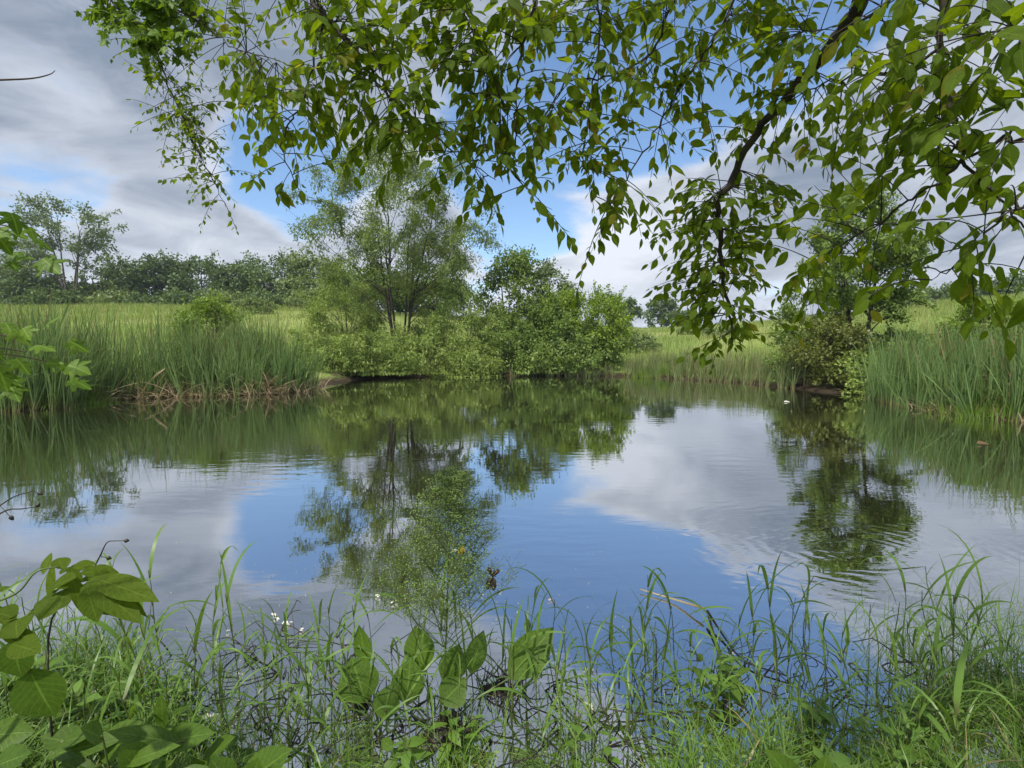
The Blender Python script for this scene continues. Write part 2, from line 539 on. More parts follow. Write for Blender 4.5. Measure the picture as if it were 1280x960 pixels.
def ground_mat():
    m, t, out = mat_base('meadow_ground')
    g = N(t, 'ShaderNodeNewGeometry')
    no = N(t, 'ShaderNodeTexNoise'); no.inputs['Scale'].default_value = .045; no.inputs['Detail'].default_value = 6
    L(t, g.outputs['Position'], no.inputs['Vector'])
    n2 = N(t, 'ShaderNodeTexNoise'); n2.inputs['Scale'].default_value = 1.6; n2.inputs['Detail'].default_value = 8
    L(t, g.outputs['Position'], n2.inputs['Vector'])
    n3 = N(t, 'ShaderNodeTexNoise'); n3.inputs['Scale'].default_value = .22; n3.inputs['Detail'].default_value = 5
    L(t, g.outputs['Position'], n3.inputs['Vector'])
    c = mixc(t, sstep(t, no.outputs['Fac'], .36, .62), (.14, .215, .04), (.27, .31, .095))
    c = mixc(t, M(t, 'MULTIPLY', sstep(t, n3.outputs['Fac'], .5, .72), .4), c, (.30, .235, .13))
    c = mixc(t, M(t, 'MULTIPLY', sstep(t, n2.outputs['Fac'], .42, .66), .5), c, (.085, .12, .03))
    sp = N(t, 'ShaderNodeSeparateXYZ'); L(t, g.outputs['Position'], sp.inputs[0])
    mud = mixc(t, n2.outputs['Fac'], (.018, .013, .008), (.05, .038, .022))
    wet = sstep(t, M(t, 'ADD', sp.outputs[2], M(t, 'MULTIPLY', n2.outputs['Fac'], .3)), .28, .55)
    c = mixc(t, wet, mud, c)
    p = N(t, 'ShaderNodeBsdfPrincipled'); p.inputs['Roughness'].default_value = .95
    p.inputs['Specular IOR Level'].default_value = .1
    L(t, c, p.inputs['Base Color'])
    b = N(t, 'ShaderNodeBump'); b.inputs['Strength'].default_value = .7; b.inputs['Distance'].default_value = .15
    L(t, n2.outputs['Fac'], b.inputs['Height']); L(t, b.outputs[0], p.inputs['Normal'])
    L(t, p.outputs[0], out.inputs['Surface'])
    return m


def water_mat():
    m, t, out = mat_base('pond_water')
    g = N(t, 'ShaderNodeNewGeometry')
    P = g.outputs['Position']
    # soft breeze ripples, long across the view
    mp = N(t, 'ShaderNodeMapping'); mp.inputs['Scale'].default_value = (.55, 1.5, 1)
    L(t, P, mp.inputs['Vector'])
    n1 = N(t, 'ShaderNodeTexNoise'); n1.inputs['Scale'].default_value = 3.2; n1.inputs['Detail'].default_value = 3
    L(t, mp.outputs[0], n1.inputs['Vector'])
    n0 = N(t, 'ShaderNodeTexNoise'); n0.inputs['Scale'].default_value = .35; n0.inputs['Detail'].default_value = 2
    L(t, P, n0.inputs['Vector'])
    calm = sstep(t, n0.outputs['Fac'], .42, .66)
    h = M(t, 'MULTIPLY', n1.outputs['Fac'], M(t, 'ADD', .10, M(t, 'MULTIPLY', calm, .6)))
    # rings spreading from a spot on the right
    c = on_water(1075, 688)
    sub = N(t, 'ShaderNodeVectorMath', operation='SUBTRACT')
    L(t, P, sub.inputs[0]); sub.inputs[1].default_value = tuple(c)
    ln = N(t, 'ShaderNodeVectorMath', operation='LENGTH'); L(t, sub.outputs[0], ln.inputs[0])
    d = ln.outputs['Value']
    wob = M(t, 'ADD', d, M(t, 'MULTIPLY', n1.outputs['Fac'], .30))
    ring = M(t, 'SINE', M(t, 'MULTIPLY', wob, 44.0))
    fall = M(t, 'MULTIPLY', M(t, 'SUBTRACT', 1.0, sstep(t, d, .4, 1.9)), sstep(t, d, .02, .25))
    h = M(t, 'ADD', h, M(t, 'MULTIPLY', M(t, 'MULTIPLY', ring, fall), M(t, 'MULTIPLY', sstep(t, n1.outputs['Fac'], .38, .66), .12)))
    b = N(t, 'ShaderNodeBump'); b.inputs['Strength'].default_value = 1.0; b.inputs['Distance'].default_value = .006
    L(t, h, b.inputs['Height'])
    fr = N(t, 'ShaderNodeFresnel'); fr.inputs['IOR'].default_value = 1.333
    L(t, b.outputs[0], fr.inputs['Normal'])
    gl = N(t, 'ShaderNodeBsdfGlossy'); gl.inputs['Roughness'].default_value = .015
    gl.inputs['Color'].default_value = (.93, .95, .97, 1)
    L(t, b.outputs[0], gl.inputs['Normal'])
    df = N(t, 'ShaderNodeBsdfDiffuse'); df.inputs['Color'].default_value = (.018, .016, .008, 1)
    mx = N(t, 'ShaderNodeMixShader')
    fac = M(t, 'ADD', .62, M(t, 'MULTIPLY', fr.outputs[0], .36), clamp=True)
    L(t, fac, mx.inputs[0]); L(t, df.outputs[0], mx.inputs[1]); L(t, gl.outputs[0], mx.inputs[2])
    L(t, mx.outputs[0], out.inputs['Surface'])
    return m


# ------------------------------------------------------------------ terrain
SHORE_PX = [(-60, 517), (0, 514), (60, 512), (105, 502), (180, 497), (260, 495), (330, 492), (385, 488), (415, 480), (455, 474), (520, 471), (600, 470),
            (700, 470), (780, 471), (850, 474), (920, 478), (985, 485), (1040, 491), (1085, 492), (1110, 502), (1180, 515), (1280, 527), (1340, 534)]
shore = [tuple(on_water(px, py)[:2]) for px, py in SHORE_PX]
shore += [(14.2, 9.0), (11.2, 5.6), (7.0, 3.3), (3.6, 2.15), (1.9, 1.75), (0.6, 1.6), (-0.7, 1.65), (-1.6, 1.85), (-2.6, 2.45), (-4.6, 3.9), (-8.5, 6.2), (-13, 9.4)]
SHORE = smooth_line(shore + [shore[0]], 3)[:-1]
A_ = SHORE; B_ = np.roll(SHORE, -1, 0)


def shore_dist(x, y):
    """signed distance to the shoreline, positive on land"""
    x = np.atleast_1d(np.asarray(x, float)); y = np.atleast_1d(np.asarray(y, float))
    dmin = np.full(x.shape, 1e9); inside = np.zeros(x.shape, bool)
    for (ax, ay), (bx, by) in zip(A_, B_):
        ex, ey = bx - ax, by - ay
        tt = np.clip(((x - ax) * ex + (y - ay) * ey) / (ex * ex + ey * ey + 1e-12), 0, 1)
        dmin = np.minimum(dmin, (x - ax - tt * ex) ** 2 + (y - ay - tt * ey) ** 2)
        cr = (ay > y) != (by > y)
        with np.errstate(divide='ignore', invalid='ignore'):
            xi = ax + (y - ay) / (ey if ey else 1e-12) * ex
        inside ^= cr & (x < xi)
    d = np.sqrt(dmin)
    return np.where(inside, -d, d)


CREST_PX = np.array([0, 200, 400, 500, 640, 800, 870, 950, 1050, 1100, 1280.])
CREST_PY = np.array([390, 388, 389, 394, 402, 413, 411, 405, 398, 391, 376.])
CREST_Y = np.array([92, 92, 95, 105, 115, 120, 115, 105, 95, 90, 75.])
CREST_S = np.array([15, 19, 26, 36, 38, 36, 33, 30, 21, 18, 13.])


def gz(x, y):
    x = np.atleast_1d(np.asarray(x, float)); y = np.atleast_1d(np.asarray(y, float))
    d = shore_dist(x, y)
    yy = np.maximum(y, .5)
    px = np.clip(x / yy, -1.3, 1.3) * 640 + 640
    Yc = np.interp(px, CREST_PX, CREST_Y); Ys = np.interp(px, CREST_PX, CREST_S); py = np.interp(px, CREST_PX, CREST_PY)
    Hc = CAM_H + pdir(px, py)[1] * Yc
    t = np.clip((y - Ys) / (Yc - Ys), 0, 1)
    hill = Hc * (1 - (1 - t) ** 1.35)
    az = np.abs(np.arctan2(x, y))
    k = np.clip((az - R(48)) / R(30), 0, 1); k = k * k * (3 - 2 * k)
    hill = hill * (1 - k) + k * 5.0 * np.clip((d - 4) / 60, 0, 1)
    hill *= 1 - np.exp(-np.maximum(d, 0) / 4)
    und = .18 * np.sin(x * .31 + 1.3) * np.sin(y * .27) * np.clip((d - 2) / 8, 0, 1)
    bank = .34 * (1 - np.exp(-np.maximum(d, 0) / .7)) + und
    return np.where(d < 0, -np.minimum(.9, -d * .28), bank + hill)


def gz1(x, y):
    return float(gz(x, y)[0])


def build_terrain():
    na, nr = 420, 300
    rr = .25 * (3000 / .25) ** (np.linspace(0, 1, nr) ** .92)
    th = np.linspace(0, 2 * PI, na, endpoint=False)
    # more columns ahead of the viewer
    th = th - .45 * np.sin(th) * .9
    X = rr[:, None] * np.sin(th)[None, :]; Y = rr[:, None] * np.cos(th)[None, :]
    Z = gz(X.ravel(), Y.ravel()).reshape(X.shape)
    v = np.stack([X, Y, Z], -1).reshape(-1, 3)
    v = np.vstack([v, [[0, 0, gz1(0, 0)]]])
    i = np.arange(nr - 1)[:, None] * na; j = np.arange(na)[None, :]; j2 = (j + 1) % na
    q = np.stack([i + j, i + na + j, i + na + j2, i + j2], -1).reshape(-1, 4)
    j = np.arange(na)
    tri = np.stack([np.full(na, nr * na), j, (j + 1) % na], -1)
    o = MB().add(v, [q, tri]).build('ground', ground_mat())
    tag(o, 'rolling yellow green meadow hillside and muddy pond bank', kind='structure')


build_terrain()
x0, x1, y0, y1 = -24, 22, 1.0, 40
nx = 40
gx, gy = np.meshgrid(np.linspace(x0, x1, nx), np.linspace(y0, y1, nx))
i = np.arange(nx - 1)[:, None] * nx; j = np.arange(nx - 1)[None, :]
wo = MB().add(np.stack([gx, gy, gx * 0], -1), np.stack([i + j, i + j + 1, i + nx + j + 1, i + nx + j], -1).reshape(-1, 4)).build('water', water_mat())
tag(wo, 'calm dark pond water mirroring sky and trees', kind='structure')


# ------------------------------------------------------------------ damp summer air
def haze():
    m, t, out = mat_base('damp_air')
    v = N(t, 'ShaderNodeVolumePrincipled')
    v.inputs['Color'].default_value = (.80, .88, 1.0, 1)
    v.inputs['Density'].default_value = HAZE
    v.inputs['Anisotropy'].default_value = .2
    L(t, v.outputs[0], out.inputs['Volume'])
    a, b, c0, c1 = -3100, 3100, -3.0, 45.0
    V = [(x, y, z) for z in (c0, c1) for y in (a, b) for x in (a, b)]
    F = np.array([[0, 2, 3, 1], [4, 5, 7, 6], [0, 1, 5, 4], [2, 6, 7, 3], [0, 4, 6, 2], [1, 3, 7, 5]])
    o = MB().add(V, F).build('haze', m, smooth=False)
    tag(o, 'thin damp summer haze over the pond and fields', kind='stuff')


HAZE = .00032
if HAZE: haze()


# ------------------------------------------------------------------ trees and shrubs
def tree_meshes(rng, H, Rd, lo, nclump, cr, leafL, nleaf, stems=1, trunk_r=.2, aspect=.55, prof=None, droop=0.0, flat=.7,
                stem_spread=.3, fan=.25, twigs=3, lopsided=0.0, topk=.92, shellk=.35, wild=0):
    """trunk with limbs, and a crown of leaf clumps, around the origin"""
    tk, cw = MB(), MB()
    lines = []
    for k in range(stems):
        a = rng.uniform(0, 2 * PI) if stems > 1 else 0
        if stems > 1: a = 2 * PI * k / stems + rng.uniform(-.4, .4)
        bo = np.array([math.cos(a), math.sin(a), 0]) * stem_spread * rng.uniform(.3, 1) * (stems > 1)
        top = np.array([math.cos(a), math.sin(a), 0]) * Rd * fan * rng.uniform(.5, 1.3) * (1 if stems > 1 else rng.uniform(0, .4))
        h = H * topk * (rng.uniform(.78, 1) if stems > 1 else 1)
        s = np.linspace(0, 1, 9)[:, None]
        p = bo + (top - bo) * s ** 1.2 + np.array([0, 0, 1]) * h * s
        p[1:-1, :2] += np.cumsum(rng.normal(0, .012 * H, (7, 2)), 0) * .5
        p[0, 2] = -.3
        r = trunk_r * (rng.uniform(.7, 1) if stems > 1 else 1) * ((1 - s[:, 0]) ** .9 * .94 + .06)
        r[0] *= 1.35
        tube(tk, p, r, 8)
        lines.append((p, r))
    if prof is None:
        prof = lambda t: np.sin(PI * (.14 + .80 * t)) ** .75
    tz = rng.beta(1.25, 1.15, nclump)
    z = H * (lo + (1 - lo - cr * .4 / H) * tz)
    rho = Rd * prof(tz) * np.sqrt(rng.uniform(shellk, 1, nclump)) * rng.uniform(.78, 1.05, nclump)
    an = rng.uniform(0, 2 * PI, nclump)
    cen = np.stack([np.cos(an) * rho + lopsided * Rd * tz, np.sin(an) * rho, z], -1)
    sz = cr * rng.uniform(.65, 1.3, nclump)
    for c in cen:
        best = min(lines, key=lambda l: np.min(np.sum((l[0] - c) ** 2, 1)))
        p, r = best
        dd = np.hypot(p[:, 0] - c[0], p[:, 1] - c[1])
        want = c[2] - .75 * dd
        kk = int(np.argmin(np.abs(p[:, 2] - np.clip(want, H * .04, H))))
        a = p[kk]
        s = np.linspace(0, 1, 6)[:, None]
        mid = (a + c) / 2 + np.array([0, 0, .08 * np.linalg.norm(c - a)])
        q = (1 - s) ** 2 * a + 2 * s * (1 - s) * mid + s ** 2 * c
        q[1:-1] += rng.normal(0, .02 * np.linalg.norm(c - a) + .005, (4, 3))
        rr = min(r[kk] * .5, trunk_r * .3)
        tube(tk, q, np.linspace(rr, max(.006, rr * .16), 6), 5, False)
        for _ in range(twigs):
            e = c + rng.normal(0, 1, 3) * cr * np.array([.8, .8, .6])
            tube(tk, np.array([q[4], (q[4] + e) / 2 + [0, 0, .05 * cr], e]), [rr * .25 + .004, rr * .15 + .003, .004], 3, False)
    w = sz ** 2 / np.sum(sz ** 2)
    cnt = np.maximum(3, (w * nleaf).astype(int))
    idx = np.repeat(np.arange(nclump), cnt); n = len(idx)
    # sprays inside a clump: leaves gather along short sub-twigs
    nsp = 7
    spd = nz(rng.normal(0, 1, (nclump, nsp, 3)) + np.array([0, 0, -.15 - droop]))
    k = rng.integers(0, nsp, n)
    tpos = rng.uniform(.1, 1.15, n)
    loc = spd[idx, k] * (tpos * sz[idx])[:, None] * np.array([1, 1, flat])
    loc[:, 2] -= droop * (tpos ** 2) * sz[idx] * .9
    loc += rng.normal(0, .17, (n, 3)) * sz[idx][:, None]
    P = cen[idx] + loc
    out = spd[idx, k] * .8
    if wild:
        # long shoots reaching past the outline
        c0 = cen[rng.integers(0, nclump, wild)]
        ax = np.array([0, 0, H * (lo + .35 * (1 - lo))])
        dr = nz(nz(c0 - ax) + rng.normal(0, .25, (wild, 3)) + np.array([0, 0, .35]))
        ln_ = cr * rng.uniform(1.2, 2.3, wild)
        m_ = max(20, nleaf // 220)
        u = rng.uniform(.1, 1, (wild, m_))
        sag = np.array([0, 0, -.25 - .5 * droop])
        pp = c0[:, None, :] + dr[:, None, :] * (u * ln_[:, None])[..., None] + sag * ((u ** 2) * ln_[:, None])[..., None]
        pp = pp + rng.normal(0, .10, pp.shape) * cr
        for q in range(wild):
            s3 = np.linspace(0, 1, 5)[:, None]
            tube(tk, c0[q] + dr[q] * s3 * ln_[q] + sag * s3 ** 2 * ln_[q], np.linspace(.014, .004, 5), 4, False)
        P = np.vstack([P, pp.reshape(-1, 3)]); out = np.vstack([out, np.repeat(dr, m_, 0) * .8]); loc = np.vstack([loc, np.repeat(dr, m_, 0)])
        n = len(P)
    P[:, 2] = np.maximum(P[:, 2], .05)
    A = nz(rng.normal(0, 1, (n, 3)) + out + np.array([0, 0, -.35 - 1.2 * droop]))
    Nn = nz(rng.normal(0, .65, (n, 3)) + np.array([0, 0, .9]) + .5 * nz(loc))
    ll = leafL * rng.uniform(.65, 1.3, n)
    kites(cw, P, A, Nn, ll, ll * aspect)
    return tk, cw


def plant_tree(name, label, cat, px, ytop, wpx, Y, mat, rng, group=None, zbase=None, bark='bark', **kw):
    x = pdir(px, 440)[0] * Y
    zb = gz1(x, Y) if zbase is None else zbase
    top = CAM_H + float(pdir(px, ytop)[1]) * Y
    H = max(top - zb, 1.0)
    Rd = wpx * .5 * Y / 640
    root = empty(name, (x, Y, zb), label, cat, group)
    tk, cw = tree_meshes(rng, H, Rd, **kw)
    tk.build('trunk', MT[bark], root)
    cw.build('crown', MT[mat], root)
    return root


rng = np.random.default_rng(11)
GR_FAR = 'trees along the far edge of the meadow'
FAR = [   # px, ytop, width px, Y, material, label
    (15, 322, 95, 98, 'far_leaf', 'dark round tree at the left picture edge behind the reeds'),
    (120, 352, 90, 92, 'far_leaf_light', 'low pale green tree below the tall thin tree'),
    (165, 322, 80, 100, 'far_leaf', 'dark tree just right of the tall thin tree on the field edge'),
    (205, 321, 78, 104, 'far_leaf', 'dark green tree with a rounded top left of the gap in the treeline'),
    (255, 322, 84, 106, 'far_leaf', 'broad dark tree in the middle of the left treeline'),
    (300, 330, 60, 100, 'far_leaf', 'small dark tree filling the dip of the left treeline'),
    (345, 314, 92, 98, 'far_leaf', 'tallest dark tree of the left treeline, beside the paler one'),
    (400, 318, 90, 96, 'far_leaf_light', 'paler yellow green tree at the right end of the left treeline'),
    (60, 345, 80, 88, 'far_leaf', 'low dark tree in front of the tall thin tree'),
    (455, 338, 110, 84, 'mid_leaf', 'wide green tree right behind the multi stemmed willow'),
    (545, 345, 110, 88, 'mid_leaf', 'rounded green tree seen through the willow crown on its right'),
]
for px, yt, w, Y, mt, lab in FAR:
    plant_tree('broadleaf_tree', lab, 'tree', px, yt, w, Y, mt, rng, GR_FAR, lo=.02, nclump=56, cr=w * .5 * Y / 640 * .30,
               leafL=.60, nleaf=7000, wild=12, trunk_r=.28, twigs=1)
for k, (px, w, yt, mt, lab) in enumerate([(-10, 90, 356, 'far_leaf', 'dark understory thicket at the left end of the field edge'), (80, 70, 362, 'far_leaf', 'low dark thicket at the foot of the tall airy tree'), (145, 60, 366, 'far_leaf_light', 'pale thicket right of the foot of the tall airy tree'),
                                      (190, 60, 368, 'far_leaf', 'low thicket under the rounded tree of the left treeline'), (235, 60, 364, 'far_leaf', 'low dark thicket under the broad middle tree of the left treeline'), (285, 60, 366, 'far_leaf_light', 'pale thicket under the dip of the left treeline'),
                                      (335, 60, 366, 'far_leaf', 'dark thicket under the tallest dark tree of the left treeline'), (385, 70, 362, 'far_leaf_light', 'pale thicket at the right end of the left treeline')]):
    plant_tree('thicket', lab, 'bush', px, yt, w, 86, mt, rng, 'thickets along the field edge', lo=.02, nclump=30, cr=1.2, leafL=.5, nleaf=2400, stems=4, trunk_r=.06, stem_spread=1.2, twigs=1)
plant_tree('tall_tree', 'tall airy tree with thin open crown rising above the left treeline', 'tree', 92, 252, 120, 86, 'tall_leaf', rng,
           lo=.30, nclump=60, cr=1.35, leafL=.46, nleaf=5200, stems=4, trunk_r=.24, stem_spread=.9, fan=.45, twigs=3,
           prof=lambda t: .35 + .65 * np.sin(PI * (.1 + .72 * t)), shellk=.1, wild=20)
plant_tree('tall_tree', 'thin grey green tree leaning at the left of the tall airy tree', 'tree', 38, 296, 80, 88, 'tall_leaf', rng,
           lo=.3, nclump=34, cr=1.3, leafL=.46, nleaf=2600, stems=3, trunk_r=.2, stem_spread=.7, fan=.4, twigs=2, shellk=.1)
for px, yt, w, Y, lab in [(826, 368, 40, 122, 'round dark tree alone on the far skyline, right of the gap'),
                          (778, 372, 42, 112, 'dark tree peeping out behind the bright bush on the far shore'),
                          (858, 388, 36, 124, 'small dark tree on the skyline beside the round lone tree')]:
    plant_tree('skyline_tree', lab, 'tree', px, yt, w, Y, 'far_leaf', rng, 'trees on the middle skyline', lo=.08, nclump=34, cr=w * .5 * Y / 640 * .33,
               leafL=.6, nleaf=3600, trunk_r=.25, twigs=1)
for k, (px, yt, w, lab) in enumerate([(1095, 364, 50, 'dark bush at the left end of the right hand hilltop hedgerow'), (1130, 360, 54, 'dark hilltop bush above the mowed strip'),
                                      (1170, 357, 56, 'low dark hilltop bush in the middle of the right hedgerow'), (1210, 350, 60, 'taller dark hilltop tree of the right hedgerow'),
                                      (1250, 348, 60, 'dark hilltop tree close to the right picture edge'), (1300, 340, 70, 'dark hilltop tree cut by the right picture edge')]):
    plant_tree('hedgerow_tree', lab, 'tree', px, yt, w, 92 - k * 2, 'far_leaf', rng, 'trees of the hilltop hedgerow', lo=.05, nclump=30, cr=w * .5 * 88 / 640 * .36,
               leafL=.5, nleaf=3000, trunk_r=.2, twigs=1)

# the willow and the shrubs round the far shore
plant_tree('willow_tree', 'tall multi stemmed willow with airy pale green crown on far bank', 'tree', 498, 180, 240, 39, 'willow_leaf', rng,
           lo=.34, nclump=125, cr=1.2, leafL=.26, nleaf=46000, wild=16, stems=7, trunk_r=.125, bark='bark_dark', stem_spread=.75, fan=.40, twigs=3, aspect=.30, droop=.25,
           prof=lambda t: .42 + .58 * np.sin(PI * (.12 + .72 * t)), shellk=.06)
GR_WS = 'willow shrubs along the far bank'
for px, yt, w, Y, lab in [(415, 412, 100, 32, 'low pale willow shrub beside the left reed bed'),
                          (462, 418, 110, 34, 'drooping pale willow shrub under the willow trunk, on its left'),
                          (525, 408, 130, 36.5, 'drooping yellow green willow shrub right below the willow trunks'),
                          (575, 372, 120, 38, 'tall yellow green willow shrub leaning right of the willow trunks'),
                          (585, 425, 90, 36.3, 'low willow shrub dipping over the water between the tall shrub and the bright bushes'),
                          (435, 346, 110, 46, 'taller pale shrub behind the left of the willow')]:
    plant_tree('willow_shrub', lab, 'shrub', px, yt, w, Y, 'shrub_leaf', rng, GR_WS, lo=.02, nclump=70, cr=.85, leafL=.20, nleaf=14000, wild=40, stems=6, trunk_r=.06,
               stem_spread=.5, fan=.5, aspect=.34, droop=.55, twigs=2, zbase=None)
plant_tree('broadleaf_tree', 'slim dark tree with open top rising behind the bright bushes', 'tree', 640, 308, 92, 42, 'mid_leaf', rng, 'trees of the far shore clump',
           lo=.12, nclump=62, cr=.95, leafL=.27, nleaf=8500, stems=3, trunk_r=.13, stem_spread=.5, fan=.35, twigs=2, shellk=.1)
plant_tree('broadleaf_tree', 'grey green thin topped tree in the centre of the far shore clump', 'tree', 690, 322, 74, 43, 'tall_leaf', rng, 'trees of the far shore clump',
           lo=.15, nclump=44, cr=.85, leafL=.26, nleaf=5200, stems=3, trunk_r=.11, stem_spread=.4, fan=.4, twigs=3, shellk=.1)
GR_B = 'bright bushes on the far shore'
for px, yt, w, Y, mt, lab in [(640, 396, 90, 38.5, 'mid_leaf', 'dark green bush on the far shore left of the bright bushes'),
                              (688, 376, 90, 39, 'mid_leaf', 'middle green bush of the far shore clump'),
                              (706, 366, 78, 40, 'bright_leaf', 'tall bright yellow green bush in the far shore clump'),
                              (752, 364, 62, 38.5, 'bright_leaf', 'rounded bright green bush at the right end of the far shore clump'),
                              (725, 412, 90, 37.5, 'mid_leaf', 'low bush hanging over the water below the bright bushes'),
                              (672, 425, 70, 37.3, 'mid_leaf', 'low dark bush at the waterline in the middle of the far shore')]:
    plant_tree('bush', lab, 'bush', px, yt, w, Y, mt, rng, GR_B, lo=.03, nclump=52, cr=.85, leafL=.20, nleaf=11000, wild=34, stems=5, trunk_r=.07,
               stem_spread=.5, fan=.45, twigs=1)
# right shore
plant_tree('small_tree', 'small dark tree with leaning trunk on the right bank', 'tree', 1078, 238, 140, 24.5, 'mid_leaf', rng, lo=.30, nclump=60, cr=.62,
           leafL=.17, nleaf=23000, wild=14, stems=2, trunk_r=.15, stem_spread=.25, fan=.35, twigs=3, bark='bark_dark', shellk=.1, lopsided=-.2)
for px, yt, w, Y, mt, lab in [(1015, 352, 90, 28, 'mid_leaf', 'dark green bush left of the small tree on the right bank'),
                              (1045, 400, 95, 22.8, 'olive_leaf', 'olive bush overhanging the water below the small tree'),
                              (1072, 436, 70, 22.0, 'olive_leaf', 'low olive bush at the waterline beside the right reed bed'),
                              (1000, 428, 70, 25.5, 'mid_leaf', 'loose green bush at the waterline left of the olive bush'), (1096, 442, 50, 20.5, 'shrub_leaf', 'pale low bush merging into the left end of the right reed bed'),
                              (1118, 418, 60, 25, 'mid_leaf', 'green bush right of the small tree trunk')]:
    plant_tree('bush', lab, 'bush', px, yt, w, Y, mt, rng, 'bushes round the small tree', lo=.02, nclump=48, cr=.52, leafL=.15, nleaf=8500, wild=26, stems=5, trunk_r=.05,
               stem_spread=.3, fan=.4, twigs=1, bark='bark_dark')
plant_tree('bush', 'bright yellow green bush behind the right reed bed', 'bush', 1240, 374, 110, 20, 'bright_leaf', rng, None, lo=.05, nclump=70, cr=.42, leafL=.15, nleaf=9000,
           stems=5, trunk_r=.04, stem_spread=.4, fan=.5, twigs=1)
plant_tree('bush', 'bright green bush cut by the right picture edge', 'bush', 1310, 372, 90, 18, 'bright_leaf', rng, None, lo=.05, nclump=60, cr=.42, leafL=.14, nleaf=7000,
           stems=5, trunk_r=.04, stem_spread=.4, fan=.5, twigs=1)
plant_tree('bush', 'yellow green bush rising out of the left reed bed', 'bush', 262, 368, 82, 26, 'bright_leaf', rng, None, lo=.1, nclump=60, cr=.55, leafL=.17, nleaf=7000,
           stems=5, trunk_r=.04, stem_spread=.4, fan=.5, twigs=1)
plant_tree('bush', 'grey green bush alone in the meadow on the right hillside', 'bush', 1143, 380, 40, 62, 'tall_leaf', rng, None, lo=.05, nclump=40, cr=.6, leafL=.3, nleaf=3000,
           stems=5, trunk_r=.05, stem_spread=.4, fan=.5, twigs=1)
for px, yt, w, Y, lab in [(320, 372, 50, 60, 'small pale bush in the meadow behind the left reeds'), (372, 370, 40, 74, 'small bright bush near the mowed strip on the left field'),
                          (905, 408, 60, 60, 'low pale bush in the meadow behind the middle reeds'), (870, 412, 40, 70, 'small bush on the middle field'),
                          (800, 416, 50, 50, 'low bush right of the bright bush clump')]:
    plant_tree('bush', lab, 'bush', px, yt, w, Y, 'far_leaf_light', rng, 'small bushes dotted over the meadow', lo=.03, nclump=34, cr=.55, leafL=.26, nleaf=3000, stems=4, trunk_r=.05,
               stem_spread=.4, fan=.5, twigs=1)


# ------------------------------------------------------------------ meadow grass, reeds
def meadow():
    r = np.random.default_rng(3)
    n = 150000
    px = r.uniform(-40, 1320, n); Y = 15 + 95 * r.uniform(0, 1, n) ** 1.5
    x = pdir(px, 440)[0] * Y
    d = shore_dist(x, Y)
    ok = d > 1.2
    x, Y = x[ok], Y[ok]
    z = gz(x, Y)
    n = len(x)
    mb = MB()
    sc = np.clip(Y / 40, .7, 2.2)
    blades(mb, np.stack([x, Y, z - .03], -1), r.uniform(0, 6.28, n), r.uniform(.0, .35, n), r.uniform(.2, 1.0, n), r.uniform(.45, 1.0, n) * np.where(Y > 80, .6, 1.0), .022 * sc, 3)
    tag(mb.build('meadow_grass', MT['meadow_blade']), 'tall seeding yellow green meadow grass on the slopes behind the pond', 'grass', kind='stuff')


meadow()


def along_shore(pxa, pxb, n, r, depth, inset=.4):
    """points along the far shoreline between two picture columns, reaching inland"""
    a = np.array([on_water(p, q)[:2] for p, q in SHORE_PX])
    f = smooth_line(a, 6)
    p = f[:, 0] / f[:, 1] * 640 + 640
    sel = f[(p >= pxa) & (p <= pxb)]
    seg = np.concatenate([[0], np.cumsum(np.linalg.norm(np.diff(sel, axis=0), axis=1))])
    s = r.uniform(0, seg[-1], n)
    x = np.interp(s, seg, sel[:, 0]); y = np.interp(s, seg, sel[:, 1])
    tx = np.interp(s + .1, seg, sel[:, 0]) - np.interp(s - .1, seg, sel[:, 0]); ty = np.interp(s + .1, seg, sel[:, 1]) - np.interp(s - .1, seg, sel[:, 1])
    l = np.hypot(tx, ty) + 1e-9
    nx_, ny_ = -ty / l, tx / l
    flip = np.where(shore_dist(x + nx_ * .4, y + ny_ * .4) < shore_dist(x - nx_ * .4, y - ny_ * .4), -1, 1); nx_ = nx_ * flip; ny_ = ny_ * flip
    dd = -inset + depth * r.uniform(0, 1, n) ** 1.15
    return np.stack([x + nx_ * dd, y + ny_ * dd], -1), dd


def cattail_proto(r, h, mat, name='cattail', nb=9):
    mb = MB()
    n = nb
    a = r.uniform(0, 6.28, n)
    P = np.stack([np.cos(a) * .06 * r.uniform(.2, 1.6, n), np.sin(a) * .06 * r.uniform(.2, 1.6, n), np.full(n, -.15)], -1)
    blades(mb, P, a + r.normal(0, .5, n), r.uniform(.0, .2, n), r.uniform(.05, 1.3, n) * (r.uniform(0, 1, n) ** 1.3), h * r.uniform(.6, 1.08, n) + .15, r.uniform(.016, .034, n), 6, r.uniform(-1.6, 1.6, n), 2.4, 4)
    # a leaf or two kinked over
    m = 2
    a = r.uniform(0, 6.28, m)
    blades(mb, np.zeros((m, 3)), a, r.uniform(.1, .4, m), r.uniform(1.2, 2.3, m), h * r.uniform(.5, .9, m), .024, 7, r.uniform(-1, 1, m), 1.8, 4)
    return mb.mesh(name, mat)


